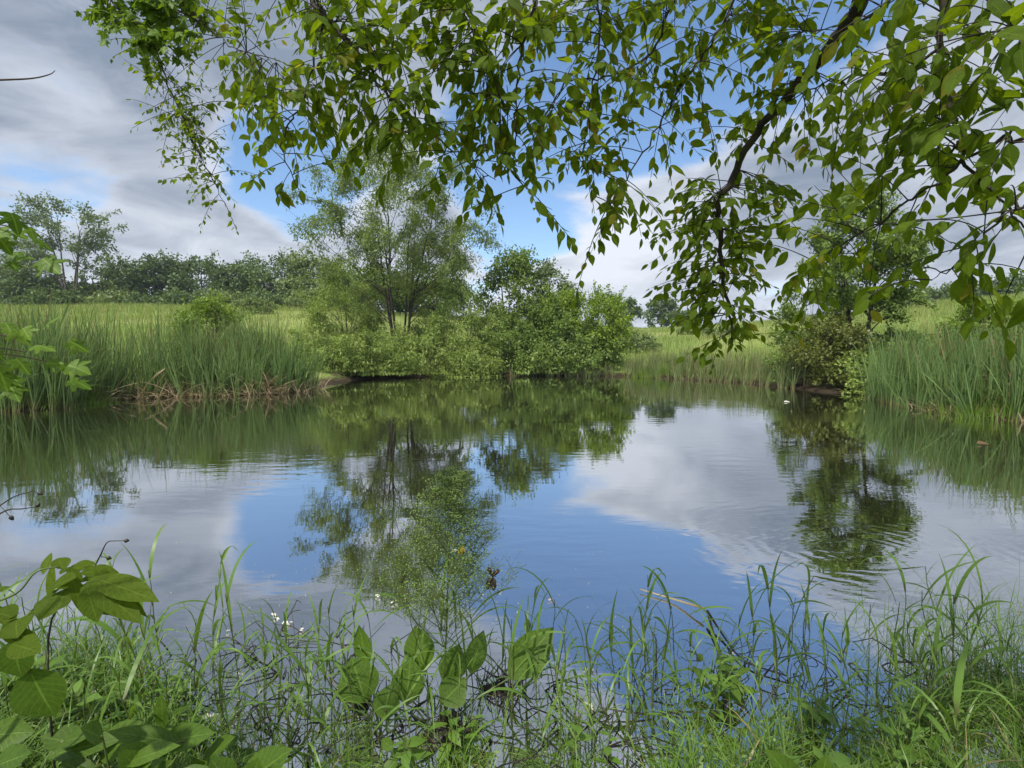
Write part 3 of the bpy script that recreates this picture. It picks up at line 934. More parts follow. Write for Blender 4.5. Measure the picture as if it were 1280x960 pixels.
def stand(pxa, pxb, n, nstuff, h, mat, depth, seed, label, stufflabel, group, hs=(.62, 1.2), lean=.13):
    r = np.random.default_rng(seed)
    protos = [cattail_proto(r, h, MT[mat]) for _ in range(7)]
    pts, dd = along_shore(pxa, pxb, n + nstuff, r, depth)
    order = np.argsort(dd); pts = pts[order]; dd = dd[order]
    z = np.maximum(gz(pts[:, 0], pts[:, 1]), -.25)
    patch = .5 + .5 * np.sin(pts[:, 0] * 1.7 + seed) * np.cos(pts[:, 1] * 1.1 + seed * 2) + .3 * np.sin(pts[:, 0] * 4.1)
    for i in range(n):
        o = bpy.data.objects.new('cattail', protos[i % 7])
        COL.objects.link(o)
        o.location = (pts[i, 0], pts[i, 1], z[i])
        ph = pts[i, 0] * 1.1 + seed
        o.rotation_euler = Vector((0, 0, 1)).rotation_difference(Vector((r.normal(.14 * math.sin(ph), lean), r.normal(.10 * math.cos(ph * 1.7), lean), 1))).to_euler()
        o.rotation_euler.z += r.uniform(0, 6.28) * 0
        s = r.uniform(*hs) * (1 + .20 * patch[i]) * (.86 if dd[i] < .25 else 1)
        o.scale = (1, 1, s)
        tag(o, label, 'reed', group)
    # the rest of the stand as one mass
    mb = MB()
    q = pts[n:]; zz = z[n:]; m = len(q); k = 9
    P = np.repeat(np.column_stack([q, zz - .1]), k, 0) + np.concatenate([r.normal(0, .07, (m * k, 2)), np.zeros((m * k, 1))], 1)
    sc = np.repeat(r.uniform(*hs, m) * (1 + .20 * patch[n:]), k) * (1 - .12 * np.repeat(dd[n:] / depth, k))
    blades(mb, P, r.uniform(0, 6.28, m * k), r.uniform(0, .2, m * k), r.uniform(0, 1.3, m * k) * r.uniform(0, 1, m * k), h * r.uniform(.6, 1.05, m * k) * sc, r.uniform(.016, .034, m * k), 5, r.uniform(-1.5, 1.5, m * k), 2.4, 4)
    tag(mb.build('reed_bed', MT[mat]), stufflabel, 'reeds', kind='stuff')


stand(-70, 388, 190, 430, 2.95, 'cattail', 4.2, 5, 'tall green cattail standing at the front of the left reed bed', 'dense green cattails behind the front row of the left reed bed', 'cattails of the left reed bed')
stand(1092, 1345, 95, 300, 2.35, 'cattail', 2.8, 6, 'tall green cattail standing at the front of the right reed bed', 'dense green cattails behind the front row of the right reed bed', 'cattails of the right reed bed')
stand(778, 1000, 60, 330, 1.75, 'cattail_mid', 4.0, 7, 'brownish green cattail at the front of the far middle reed bed', 'mixed green and brown cattails of the far middle reed bed', 'cattails of the far middle reed bed', (.65, 1.15))
stand(590, 780, 10, 90, 1.0, 'cattail_mid', .9, 8, 'short reed at the foot of the far shore bushes', 'short reeds along the foot of the far shore bushes', 'reeds under the far shore bushes', (.5, 1.2))


def dead_reeds():
    r = np.random.default_rng(21)
    GR = 'dry bent reed stalks along the left waterline'
    pts, dd = along_shore(95, 398, 120, r, .9, .55)
    pr = []
    for k in range(6):
        mb = MB()
        m = 5
        a = r.uniform(0, 6.28, m)
        blades(mb, np.zeros((m, 3)), a, r.uniform(.4, 1.2, m), r.uniform(.3, 1.3, m), r.uniform(.6, 1.5, m), r.uniform(.02, .05, m), 6, r.uniform(-1, 1, m), 1.2, 4)
        pr.append(mb.mesh('dry_reed', MT['straw']))
    for i, p in enumerate(pts):
        o = bpy.data.objects.new('dry_reed', pr[i % 6]); COL.objects.link(o)
        o.location = (p[0], p[1], max(-.05, gz1(*p) - .02)); o.rotation_euler = (0, 0, r.uniform(0, 6.28))
        s = r.uniform(.45, 1.15); o.scale = (s, s, s)
        tag(o, 'dry straw coloured reed stalks bent over the waterline of the left reed bed', 'dry reed', GR)
    pts, dd = along_shore(1150, 1300, 20, r, .6, .3)
    for i, p in enumerate(pts):
        o = bpy.data.objects.new('dry_reed', pr[i % 6]); COL.objects.link(o)
        o.location = (p[0], p[1], max(-.05, gz1(*p) - .02)); o.rotation_euler = (0, 0, r.uniform(0, 6.28))
        s = r.uniform(.35, .7); o.scale = (s, s, s)
        tag(o, 'dry straw coloured reed stalks bent over the waterline of the right reed bed', 'dry reed', 'dry reed stalks along the right waterline')
    # the long broken stalk
    mb = MB()
    a = on_water(166, 497); b = at(206, 460, a[1] - .3)
    s = np.linspace(0, 1, 6)[:, None]
    p = a + (b - a) * s + np.array([0, 0, .06]) * np.sin(s * PI)
    tube(mb, p - a, [.035, .04, .045, .045, .04, .02], 6)
    o = mb.build('broken_reed', MT['straw'], loc=a + [0, 0, -.03])
    tag(o, 'long pale broken stalk slanting out of the water before the left reeds', 'dry reed')


dead_reeds()


def grass_tuft(px, py, w, h, n, mat, label, seed, name='grass_tuft'):
    r = np.random.default_rng(seed)
    c = on_water(px, py)
    mb = MB()
    P = np.column_stack([r.normal(0, w, n), r.normal(.2, w * .6, n), np.zeros(n)])
    P[:, 2] = np.maximum(gz(P[:, 0] + c[0], P[:, 1] + c[1]), -.02) + .02
    hh = h * np.exp(-(P[:, 0] / (w * 1.6)) ** 2)
    blades(mb, P, np.arctan2(P[:, 1], P[:, 0]) + r.normal(0, .6, n), r.uniform(.0, .5, n), r.uniform(.3, 1.4, n), hh * r.uniform(.6, 1.2, n), .016, 4)
    tag(mb.build(name, MT[mat], loc=(c[0], c[1], 0)), label, 'grass')


grass_tuft(72, 505, .62, .95, 2600, 'tuft_blade', 'bright green grass mound at the waterline left of the reeds', 31)
grass_tuft(10, 510, .9, 1.1, 2200, 'grass_blade', 'green grass tuft at the left picture edge beside the bright mound', 32)
grass_tuft(1260, 522, .8, .7, 1200, 'tuft_blade', 'low green grass tuft at the foot of the right reed bed', 33)
grass_tuft(880, 474, 1.2, .5, 1000, 'cattail_mid', 'low reddish brown grass at the foot of the far middle reeds', 34)
grass_tuft(820, 472, 1.0, .9, 1200, 'tuft_blade', 'small bright grass patch on the far shore beside the bright bushes', 35)


# ------------------------------------------------------------------ the tree hanging in over the viewer
DENS = """
0 0 0 4 8 5 2 6 6 8 9 9 9 7 5 6 7 8 8 6 5 6 4 1 2 3 4 5 6 8 5 6
0 0 0 2 5 4 2 5 7 8 8 9 8 7 5 7 8 8 8 7 5 3 4 5 5 5 6 6 5 7 6 6
0 0 0 0 3 6 0 2 5 8 7 9 8 8 6 6 8 8 8 8 7 6 7 7 6 6 6 4 5 8 8 5
0 0 0 0 0 6 1 3 5 6 7 8 8 8 5 3 7 7 7 8 8 7 6 5 5 5 2 1 6 8 8 5
0 0 0 0 0 5 5 4 6 7 4 6 8 8 7 4 5 6 6 6 6 3 4 6 4 2 0 3 7 9 8 5
0 0 0 0 0 0 6 1 5 4 0 4 3 2 6 6 7 6 6 6 5 4 5 6 4 4 3 5 6 7 7 6
0 0 0 0 0 0 3 0 0 1 0 0 0 0 0 0 4 4 3 1 5 6 5 5 5 4 5 5 5 6 5 4
0 0 0 0 0 0 0 0 0 0 0 0 0 0 0 0 0 0 1 2 5 6 6 5 5 6 8 7 4 5 4 5
0 0 0 0 0 0 0 0 0 0 0 0 0 0 0 0 0 0 3 2 2 7 6 6 5 6 8 7 2 4 5 5
0 0 0 0 0 0 0 0 0 0 0 0 0 0 0 0 0 0 0 0 1 7 8 7 4 1 3 2 0 0 0 3
0 0 0 0 0 0 0 0 0 0 0 0 0 0 0 0 0 0 0 0 0 5 6 5 2 1 0 0 0 0 0 0
"""
DENS = np.array([[int(c) for c in l.split()] for l in DENS.strip().splitlines()])


def leaf_depth(px, py):
    """how far ahead the hanging foliage is, column by column"""
    d = np.interp(px, [130, 280, 300, 420, 640, 760, 840, 960, 1040, 1120, 1280], [2.3, 2.2, 1.65, 1.4, 1.3, 1.4, 1.6, 1.6, 1.3, 1.0, .85])
    return d + .12 * np.clip(py, -50, 440) / 440


BOUGHS = [   # picture points of each bough, thickness at its start
    ([(1092, -60), (1080, 0), (1058, 30), (1025, 74), (984, 124), (937, 178), (910, 232), (899, 249), (900, 300), (910, 370), (915, 425)], .019),
    ([(1172, -60), (1174, 0), (1177, 81), (1186, 134), (1201, 168), (1201, 191), (1230, 228), (1262, 262), (1290, 300)], .0065),
    ([(1340, 18), (1280, 34), (1219, 54), (1172, 67), (1119, 87), (1051, 97), (1000, 118), (960, 150)], .0050),
    ([(1130, -50), (1112, 0), (1065, 30), (1004, 40)], .0045),
    ([(930, -50), (917, 0), (894, 47), (870, 81), (850, 107), (823, 158), (789, 215), (763, 259), (754, 262)], .0050),
    ([(850, -60), (841, 3), (816, 64), (793, 81), (756, 97), (712, 101), (690, 130)], .0050),
    ([(380, -40), (420, 34), (447, 64), (480, 111), (511, 144), (537, 168), (575, 195), (620, 225)], .0055),
    ([(575, -50), (581, 0), (598, 44), (608, 81), (618, 104), (640, 150)], .0045),
    ([(672, -50), (665, 7), (652, 67), (645, 128), (643, 175), (648, 225), (690, 262)], .0040),
    ([(388, -50), (396, 0), (403, 27), (390, 81), (376, 131), (359, 158), (353, 188), (368, 225), (383, 255)], .0045),
    ([(120, -50), (139, 0), (185, 44), (202, 84), (215, 118), (232, 151), (249, 195), (269, 232), (282, 259)], .0050),
    ([(190, -40), (208, 0), (235, 20), (269, 40), (292, 60), (322, 70), (345, 78)], .0040),
    ([(1300, 150), (1255, 170), (1215, 195), (1160, 235), (1110, 270), (1060, 300), (1010, 335)], .0045),
    ([(1300, 235), (1270, 250), (1235, 290), (1195, 330), (1165, 350)], .0040),
    ([(745, -50), (750, 20), (745, 80), (738, 140), (730, 200), (742, 245)], .0040),
]
HANG_TRUNK = np.array([2.6, -1.3])


def hanging_tree():
    r = np.random.default_rng(77)
    tz = gz1(*HANG_TRUNK)
    base = np.array([HANG_TRUNK[0], HANG_TRUNK[1], tz])
    root = empty('overhanging_tree', base, 'leafy tree whose dark green branches hang in from above over the pond', 'tree')
    tk = MB()
    trunk = smooth_line([base + [0, 0, -.3], base + [-.05, .1, 1.2], base + [-.2, .3, 2.6], base + [-.35, .45, 3.8], base + [-.3, .5, 5.6]], 4)
    tube(tk, trunk - base, np.linspace(.2, .07, len(trunk)), 12)
    limb = smooth_line([[2.25, -.85, 3.6], [1.7, .2, 3.5], [.9, .75, 3.45], [-.3, 1.15, 3.6], [-1.4, 1.7, 3.9], [-2.3, 2.1, 4.0]], 5)
    tube(tk, limb - base, np.linspace(.09, .025, len(limb)), 10)
    limb2 = smooth_line([[2.3, -.8, 3.2], [2.1, .0, 3.0], [1.75, .5, 2.8], [1.4, .72, 2.75]], 5)
    tube(tk, limb2 - base, np.linspace(.06, .02, len(limb2)), 10)
    tk.build('trunk', MT['bark_dark'], root)
    # the tree's unseen crown above and behind the viewer, added for its dappled shade
    cr = MB()
    nc = 34
    cc = np.column_stack([r.uniform(.5, 5, nc), r.uniform(-4.5, .8, nc), r.uniform(4.4, 8.0, nc)])
    kk = np.repeat(np.arange(nc), 110); n = len(kk)
    Pc = cc[kk] + r.normal(0, 1, (n, 3)) * [.62, .62, .35]
    kites(cr, Pc - base, r.normal(0, 1, (n, 3)) + [0, 0, -.5], r.normal(0, .5, (n, 3)) + [0, 0, 1], r.uniform(.10, .17, n), r.uniform(.055, .085, n))
    cr.build('crown', MT['canopy_leaf'], root)
    anchors = np.vstack([limb, limb2])
    lines, objs = [], []
    for pts, th in BOUGHS:
        d = [float(leaf_depth(px, py)) for px, py in pts]
        P = np.array([at(px, py, dd) for (px, py), dd in zip(pts, d)])
        a = anchors[np.argmin(np.sum((anchors - P[0]) ** 2, 1) + np.where(anchors[:, 2] < P[0][2], 4, 0))]
        P = np.vstack([a, (a + P[0]) / 2 + [0, 0, .05], P])
        Q = smooth_line(P, 5)
        Q[1:-1] += r.normal(0, .0035, (len(Q) - 2, 3))
        mb = MB()
        rad = th * ((1 - np.linspace(0, 1, len(Q))) ** .7 * .86 + .14)
        tube(mb, Q - base, rad, 8)
        lines.append(Q); objs.append([mb, None, [], rad])
    allp = np.vstack(lines); own = np.concatenate([np.full(len(q), k) for k, q in enumerate(lines)])
    loc = np.concatenate([np.arange(len(q)) for q in lines])
    LPs = [[] for _ in lines]      # per bough: leaf base, axis, normal, length, maple?
    for iy in range(DENS.shape[0]):
        for ix in range(DENS.shape[1]):
            v = DENS[iy, ix]
            if not v:
                continue
            cx, cy = ix * 40 + 20, iy * 40 + 20
            dep0 = float(leaf_depth(cx, cy))
            size = .027 if cx < 290 else (.042 if cx < 420 else .043)
            if cx > 1080: size = .043
            apx = size * 640 / dep0
            want = v * .30 * 1600 / (apx * apx * .5 * .55)
            if cx < 290: want *= .55
            if 800 < cx < 1110 and cy < 280: want *= .78
            if cx > 980 and cy > 230: want *= .62
            elif cx > 780 and cy > 120: want *= .85
            nt_ = r.poisson(max(want, .3) / 6.0)
            for _ in range(max(nt_, 1 if v > 2 else 0)):
                tx, ty = cx + r.uniform(-22, 22), cy - (32 if cx < 720 else 24) + r.uniform(-22, 22)
                dep = float(leaf_depth(tx, ty)) + r.normal(0, .10)
                tip = at(tx, ty, dep)
                dist = np.sum((allp - tip) ** 2, 1) + np.where(allp[:, 2] < tip[2] - .05, .05, 0)
                dist = dist + np.where(loc < 4, .5, 0)
                near = int(np.argmin(dist)); b = int(own[near])
                st = allp[near]
                v1 = tip - st; ln = np.linalg.norm(v1)
                if ln < .14:       # move the tip out so that the twig has room
                    tip = tip + nz(r.normal(0, 1, 3) + np.array([-.3, 0, -.5])) * .16
                    v1 = tip - st; ln = np.linalg.norm(v1)
                if ln > .9:
                    st = tip + np.array([r.normal(0, .2), r.normal(0, .1), .35]) if ty < 60 else st
                s = np.linspace(0, 1, 8)[:, None]
                mid = (st + tip) / 2 + np.array([0, 0, .12 * ln]) + r.normal(0, .05 * ln, 3)
                tw = (1 - s) ** 2 * st + 2 * s * (1 - s) * mid + s ** 2 * tip
                tube(objs[b][0], tw - base, np.linspace(.0015, .0007, 8), 4, False)
                td = nz(np.gradient(tw, axis=0))
                reach = min(.19, .72 * ln)
                cum = np.concatenate([[0], np.cumsum(np.linalg.norm(np.diff(tw, axis=0), axis=1))]); tot = cum[-1]
                nl = int(np.clip(r.normal(8, 1.5), 5, 11))
                pos = tot - reach * np.linspace(0, 1, nl) ** 1.0 * r.uniform(.85, 1.0)
                maple = (cx < 250 and cy < 70)
                for q, sp in enumerate(pos):
                    p = np.array([np.interp(sp, cum, tw[:, c]) for c in range(3)])
                    t = np.array([np.interp(sp, cum, td[:, c]) for c in range(3)])
                    side = nz(np.cross(t, r.normal(0, .35, 3) + np.array([0, 0, 1]))) * (1 if q % 2 else -1)
                    ax = nz(t * (.9 if q == 0 else .45) + side * (.1 if q == 0 else .75) + np.array([0, 0, -.55]) + r.normal(0, .28, 3))
                    no = nz(np.array([0, 0, .75]) + r.normal(0, .45, 3) + np.array([0, -.25, 0]))
                    LPs[b].append((p, ax, no, size * r.uniform(.5, 1.4) * (.8 if q < 2 else 1), maple))
    for k, (mb, _, _, _) in enumerate(objs):
        bo = mb.build('bough', MT['bark_dark'], root)
        ls = [l for l in LPs[k] if not l[4]]
        if ls:
            fm = MB()
            P = np.array([l[0] for l in ls]); A = np.array([l[1] for l in ls]); Nn = np.array([l[2] for l in ls]); Ln = np.array([l[3] for l in ls])
            n = len(P)
            P2 = P + nz(A) * .006
            ovate(fm, P2 - base, A, Nn, Ln, Ln * r.uniform(.40, .54, n), r.uniform(.02, .32, n), r.uniform(.02, .3, n), wav=.03, rng=r)
            fm.build('foliage', MT['canopy_leaf'], bo)
        ms = [l for l in LPs[k] if l[4]]
        if ms:
            fm = MB()
            lobed(fm, np.array([l[0] for l in ms]) - base, np.array([l[1] for l in ms]), np.array([l[2] for l in ms]), np.array([l[3] for l in ms]) * 1.5)
            fm.build('lobed_foliage', MT['maple_leaf'], bo)
    print('hanging leaves', sum(len(l) for l in LPs))


hanging_tree()


def sapling():
    """maple sapling at the left edge"""
    r = np.random.default_rng(5)
    b = np.array([-1.62, .95, 0]); b[2] = gz1(b[0], b[1])
    root = empty('maple_sapling', b, 'sapling with bright lobed leaves reaching in at the left edge', 'sapling')
    st = MB()
    P = smooth_line([b, b + [.05, .05, .7], b + [.1, .1, 1.4], b + [.1, .12, 2.1], b + [.05, .1, 2.7]], 5)
    tube(st, P - b, np.linspace(.012, .004, len(P)), 6)
    lv = MB()
    PP, AA, NN, LL = [], [], [], []
    for px, py, d, n, sz in [(5, 228, 1.15, 2, .05), (30, 285, 1.1, 5, .075), (10, 300, 1.05, 4, .075), (50, 280, 1.2, 1, .06), (15, 335, 1.1, 2, .06),
                             (20, 420, 1.1, 4, .075), (45, 440, 1.15, 4, .075), (10, 455, 1.05, 4, .075), (90, 455, 1.3, 3, .075), (25, 470, 1.15, 2, .07)]:
        e = at(px - 12, py, d)
        s0 = P[int(np.argmin(np.abs(P[:, 2] - (e[2] - .03))))]
        s = np.linspace(0, 1, 6)[:, None]
        tw = s0 + (e - s0) * s + np.array([0, 0, .05]) * np.sin(s * PI)
        tube(st, tw - b, np.linspace(.003, .0012, 6), 5, False)
        for k in range(n):
            PP.append(e + r.normal(0, .03, 3) - b); AA.append(np.array([.8, .1, -.55]) + r.normal(0, .35, 3)); NN.append(np.array([.2, -.35, .8]) + r.normal(0, .3, 3)); LL.append(sz * r.uniform(.4, .75))
    lobed(lv, np.array(PP), np.array(AA), np.array(NN), np.array(LL))
    st.build('stem', MT['twig'], root)
    lv.build('foliage', MT['maple_leaf'], root)
    # bare twig of the same edge, top left
    mb = MB()
    p = smooth_line([at(-420, 90, 1.5), at(-120, 104, 1.5), at(0, 100, 1.5), at(40, 98, 1.5), at(62, 93, 1.5), at(69, 88, 1.5)], 4)
    tube(mb, p - p[0], np.linspace(.004, .0008, len(p)), 5)
    bt = mb.build('bare_twig', MT['twig'], root)
    bt.location = tuple(p[0] - b)
    link = MB()
    tube(link, smooth_line([P[-4] - b, (P[-4] + p[0]) / 2 - b + [0, 0, .1], p[0] - b], 4), np.linspace(.005, .004, 9), 5)
    link.build('side_branch', MT['twig'], root)


sapling()


# ------------------------------------------------------------------ plants at the near edge
def water_z(x, y):
    return max(gz1(x, y), -.06)


GR_ST = 'arching grass stalks along the near water edge'


def grass_stalk_proto(r, h, nb, bl, bw, sid):
    root = empty('grass_stalk', (0, 0, -50), '', 'grass', GR_ST)
    st = MB()
    lean = r.uniform(.02, .2); a = r.uniform(0, 6.28)
    s = np.linspace(0, 1, 9)
    P = np.stack([np.cos(a) * lean * h * s ** 1.6 + .01 * np.sin(s * 9), np.sin(a) * lean * h * s ** 1.6, h * s - .06], -1)
    tube(st, P, np.linspace(.0028, .0012, 9), 5, False)
    st.build('stem', MT['stem'], root)
    for k in range(nb):
        f = .22 + .78 * (k + .5) / nb
        mb = MB()
        base = np.array([[np.interp(f, s, P[:, c]) for c in range(3)]])
        hd = a + (k % 2) * PI + r.normal(0, .7)
        top = k == nb - 1
        blades(mb, base, hd, r.uniform(.08, .35) if top else r.uniform(.25, .75), r.uniform(.6, 2.4) if top else r.uniform(.8, 2.8), bl * r.uniform(.65, 1.25), bw * r.uniform(.7, 1.2), 9, r.uniform(-.9, .9), 1.5, 3)
        mb.build('blade', MT['grass_blade'], root)
    return root


def near_grass():
    r = np.random.default_rng(41)
    protos = []
    for k in range(16):
        h = r.uniform(.24, .50)
        protos.append(grass_stalk_proto(r, h, int(r.integers(3, 7)), r.uniform(.18, .32), r.uniform(.006, .0115), k))
    broad = [grass_stalk_proto(r, r.uniform(.25, .4), 4, .30, .018, 20 + k) for k in range(3)]
    # (foot of the stalk in the picture, top of the stalk in the picture)
    spots = [(250, 880, 755), (300, 860, 745), (330, 830, 765), (350, 850, 748), (372, 845, 770), (395, 838, 760), (415, 870, 720), (432, 880, 672), (448, 860, 690),
             (470, 850, 770), (495, 890, 760), (520, 880, 740), (540, 900, 690), (585, 880, 740), (600, 870, 770), (628, 850, 745), (655, 860, 760), (690, 860, 760),
             (700, 880, 745), (735, 860, 735), (750, 880, 770), (770, 870, 735), (790, 865, 760), (812, 870, 770), (825, 860, 678), (850, 872, 730), (868, 880, 760),
             (790, 920, 800), (740, 925, 800), (890, 860, 770), (925, 840, 745), (945, 850, 706), (960, 850, 715), (975, 860, 735), (985, 840, 740), (1005, 850, 735), (1030, 870, 760),
             (1050, 860, 780), (1062, 900, 775), (1085, 860, 760), (1110, 850, 720), (1130, 840, 700), (1150, 850, 690), (1165, 860, 705), (1180, 845, 690), (1205, 850, 720), (1235, 840, 690),
             (1250, 850, 700), (1275, 850, 735), (1190, 870, 750), (1220, 880, 760), (1140, 890, 780), (1260, 890, 790), (1100, 900, 800), (1010, 900, 790),
             (230, 850, 770), (210, 870, 790), (190, 850, 760), (160, 850, 745), (130, 840, 750), (100, 850, 760), (70, 840, 740), (40, 830, 720), (15, 800, 700), (170, 830, 700),
             (200, 820, 715), (30, 900, 740), (270, 920, 800), (360, 910, 790), (400, 920, 800), (440, 930, 800), (480, 930, 790), (640, 920, 800), (680, 930, 800), (720, 930, 830)]
    extra = []
    for _ in range(105):
        px = r.uniform(-20, 1300)
        if 520 < px < 860 and r.uniform() < .35: continue
        f = r.uniform(835, 985)
        extra.append((px, f, f - r.uniform(60, 130)))
    used = set()
    cnt = 0
    for k, (px, fy, ty) in enumerate(spots + extra):
        p = on_water(px, fy)
        gzv = gz1(p[0], p[1])
        h = (CAM_H + float(pdir(px, ty)[1]) * p[1]) - max(0, gzv)
        pr = protos[k % len(protos)] if k % 29 else broad[(k // 29) % 3]
        hp = max(v.co.z for v in pr.children[0].data.vertices)
        # leaves of the top blade reach above the stem
        sc = float(np.clip(h / (hp + .17), .5, 1.45))
        loc = (p[0], p[1], max(gzv, -.05))
        lab = 'green grass stalk with arching blades in the shallow water of the near edge'
        if pr.name in used:
            dup(pr, loc, (r.normal(0, .07), r.normal(0, .07), r.uniform(0, 6.28)), sc, lab, GR_ST)
        else:
            used.add(pr.name)
            pr.location = loc; pr.rotation_euler = (0, 0, r.uniform(0, 6.28)); pr.scale = (sc, sc, sc); pr['label'] = lab
    for pr in protos + broad:
        if pr.name not in used:
            for c in list(pr.children): bpy.data.objects.remove(c)
            bpy.data.objects.remove(pr)


near_grass()


def fine_weeds():
    """matted fine grass and weeds on both sides of the near bank"""
    r = np.random.default_rng(51)
    mb = MB()

    def patch(n, pxr, pyr, dens, hr, w, mbx, dark=False):
        px = r.uniform(*pxr, n); py = r.uniform(*pyr, n)
        keep = r.uniform(0, 1, n) < dens(px, py)
        px, py = px[keep], py[keep]
        x, z = pdir(px, py); Y = CAM_H / -z; x = x * Y
        P = np.column_stack([x, Y, np.maximum(gz(x, Y), -.03)])
        m = len(P)
        blades(mbx, P, r.uniform(0, 6.28, m), r.uniform(.0, .9, m), r.uniform(.2, 1.9, m), r.uniform(*hr, m), r.uniform(*w, m), 5, r.uniform(-1, 1, m))
    gap = lambda px, py: np.clip(.68 + .5 * np.sin(px * .031 + 2.2 * np.sin(py * .021)) + .45 * np.sin(py * .043 + px * .011 + 1.5 * np.sin(px * .017)), .06, 1)
    left = lambda px, py: gap(px, py) * np.clip((235 + (py - 860) * .55 - px) / 70, 0, 1) * np.clip((py - 770) / 60, .15, 1)
    right = lambda px, py: gap(px + 90, py) * np.clip((py - (945 - (px - 850) * .28 + 22 * np.sin(px * .03))) / 45, 0, 1) * np.clip((px - 820) / 60, 0, 1)
    mid = lambda px, py: (.07 + .24 * np.clip((py - 870) / 90, 0, 1)) * (np.sin(px * .045 + 1) > -.35)
    patch(9000, (-60, 420), (765, 1040), left, (.10, .34), (.003, .008), mb)
    patch(13000, (800, 1340), (800, 1040), right, (.06, .30), (.002, .006), mb)
    patch(900, (830, 1340), (830, 1040), right, (.2, .42), (.006, .012), mb)
    patch(700, (-60, 260), (800, 1040), left, (.2, .42), (.006, .012), mb)
    patch(15000, (220, 920), (810, 1030), mid, (.08, .28), (.002, .006), mb)
    ur = lambda px, py: np.clip((px - 1040) / 120, 0, 1) * np.clip((py - 730) / 60, 0, 1) * .7
    patch(2600, (1030, 1340), (730, 900), ur, (.12, .36), (.002, .005), mb)
    tag(mb.build('bank_grass', MT['grass_blade']), 'matted fine green grass covering both corners of the near bank', 'grass', kind='stuff')
    # small leaved weed and floating scum
    sm = MB()
    n = 21000
    px = r.uniform(-60, 1340, n); py = r.uniform(775, 1040, n)
    k = r.uniform(0, 1, n) < np.maximum(np.maximum(left(px, py), right(px, py)), .05)
    x, z = pdir(px[k], py[k]); Y = CAM_H / -z; x = x * Y; m = len(x)
    hgt = np.maximum(gz(x, Y), 0) + .004 + .13 * r.uniform(0, 1, m) ** 2
    P = np.column_stack([x, Y, hgt])
    kites(sm, P, r.normal(0, 1, (m, 3)) * [1, 1, .5], r.normal(0, .4, (m, 3)) + [0, 0, 1], r.uniform(.008, .03, m) * (1 + (r.uniform(0, 1, m) < .08) * 1.2), r.uniform(.005, .014, m))
    tag(sm.build('small_weeds', MT['fine_green']), 'tiny leaved pale green weeds between the bank grass', 'weeds', kind='stuff')


fine_weeds()


def scum():
    r = np.random.default_rng(57)
    n = 2600
    px = r.uniform(-40, 1320, n); py = 640 + 340 * r.uniform(0, 1, n) ** .55
    x, z = pdir(px, py); Y = CAM_H / -z; x = x * Y
    k = (np.sin(x * 3.1 + 1.2 * np.sin(Y * 2.3)) + np.sin(Y * 4.3 + x) + r.normal(0, .6, n)) > .2
    x, Y = x[k], Y[k]; m = len(x)
    mb = MB()
    kites(mb, np.column_stack([x, Y, np.full(m, .006)]), r.normal(0, 1, (m, 3)) * [1, 1, .02], np.tile([0, 0, 1.], (m, 1)) + r.normal(0, .05, (m, 3)), r.uniform(.004, .016, m), r.uniform(.003, .010, m), 0.0)
    tag(mb.build('pond_scum', MT['scum']), 'tiny pale specks of seed and scum drifting on the near water', 'scum', kind='stuff')


scum()


def dark_stems():
    """old wet stems standing and lying in the shallow water"""
    r = np.random.default_rng(61)
    GR = 'wet dark stems in the shallow water'
    for k in range(260):
        zone = r.choice(3, p=[.40, .34, .26])
        px, py = [(r.uniform(215, 480), r.uniform(790, 950)), (r.uniform(480, 860), r.uniform(840, 960)), (r.uniform(870, 1290), r.uniform(805, 930))][zone]
        p = on_water(px, py)
        mb = MB()
        a = r.uniform(0, 6.28); ln = r.uniform(.10, .36)
        s = np.linspace(0, 1, 8)
        rise = r.uniform(0, 1.0) ** 1.5
        bend = r.normal(0, .3); kink = (s > r.uniform(.3, .8)) * r.normal(0, .5)
        hx = np.cumsum(np.cos(a + bend * s + kink)) / 8 * ln; hy = np.cumsum(np.sin(a + bend * s + kink)) / 8 * ln
        z = .010 + ln * rise * .8 * np.where(s < .7, s, .7 + (s - .7) * r.uniform(-1, 1))
        P = np.stack([hx, hy, z], -1)
        P[0] = [0, 0, -.05]
        tube(mb, P, np.linspace(.0042, .0016, 8) * r.uniform(.5, 1.5), 5, False)
        o = mb.build('dark_stem', MT['dark_stem'], loc=(p[0], p[1], 0))
        tag(o, 'thin wet dark dead stem crossing the shallow water at the near edge', 'dead stem', GR)
    # bent heavy reed stems on the right
    for pts, lab in [([(884, 775), (905, 800), (930, 830), (985, 850)], 'thick dark broken stem bending into the water right of centre'),
                     ([(884, 775), (893, 800), (901, 820), (905, 838)], 'short dark stem dipping straight down beside the thick broken stem'),
                     ([(880, 772), (840, 752), (800, 740)], 'thin pale stem lying on the blue water right of centre')]:
        P = np.array([on_water(*q) for q in pts]); P[:, 2] = .02
        P[0][2] = .06
        Q = smooth_line(P, 5)
        mb = MB(); tube(mb, Q - Q[0], np.linspace(.008, .004, len(Q)), 6)
        tag(mb.build('broken_reed', MT['dark_stem' if 'dark' in lab else 'straw'], loc=Q[0]), lab, 'dead stem')


dark_stems()


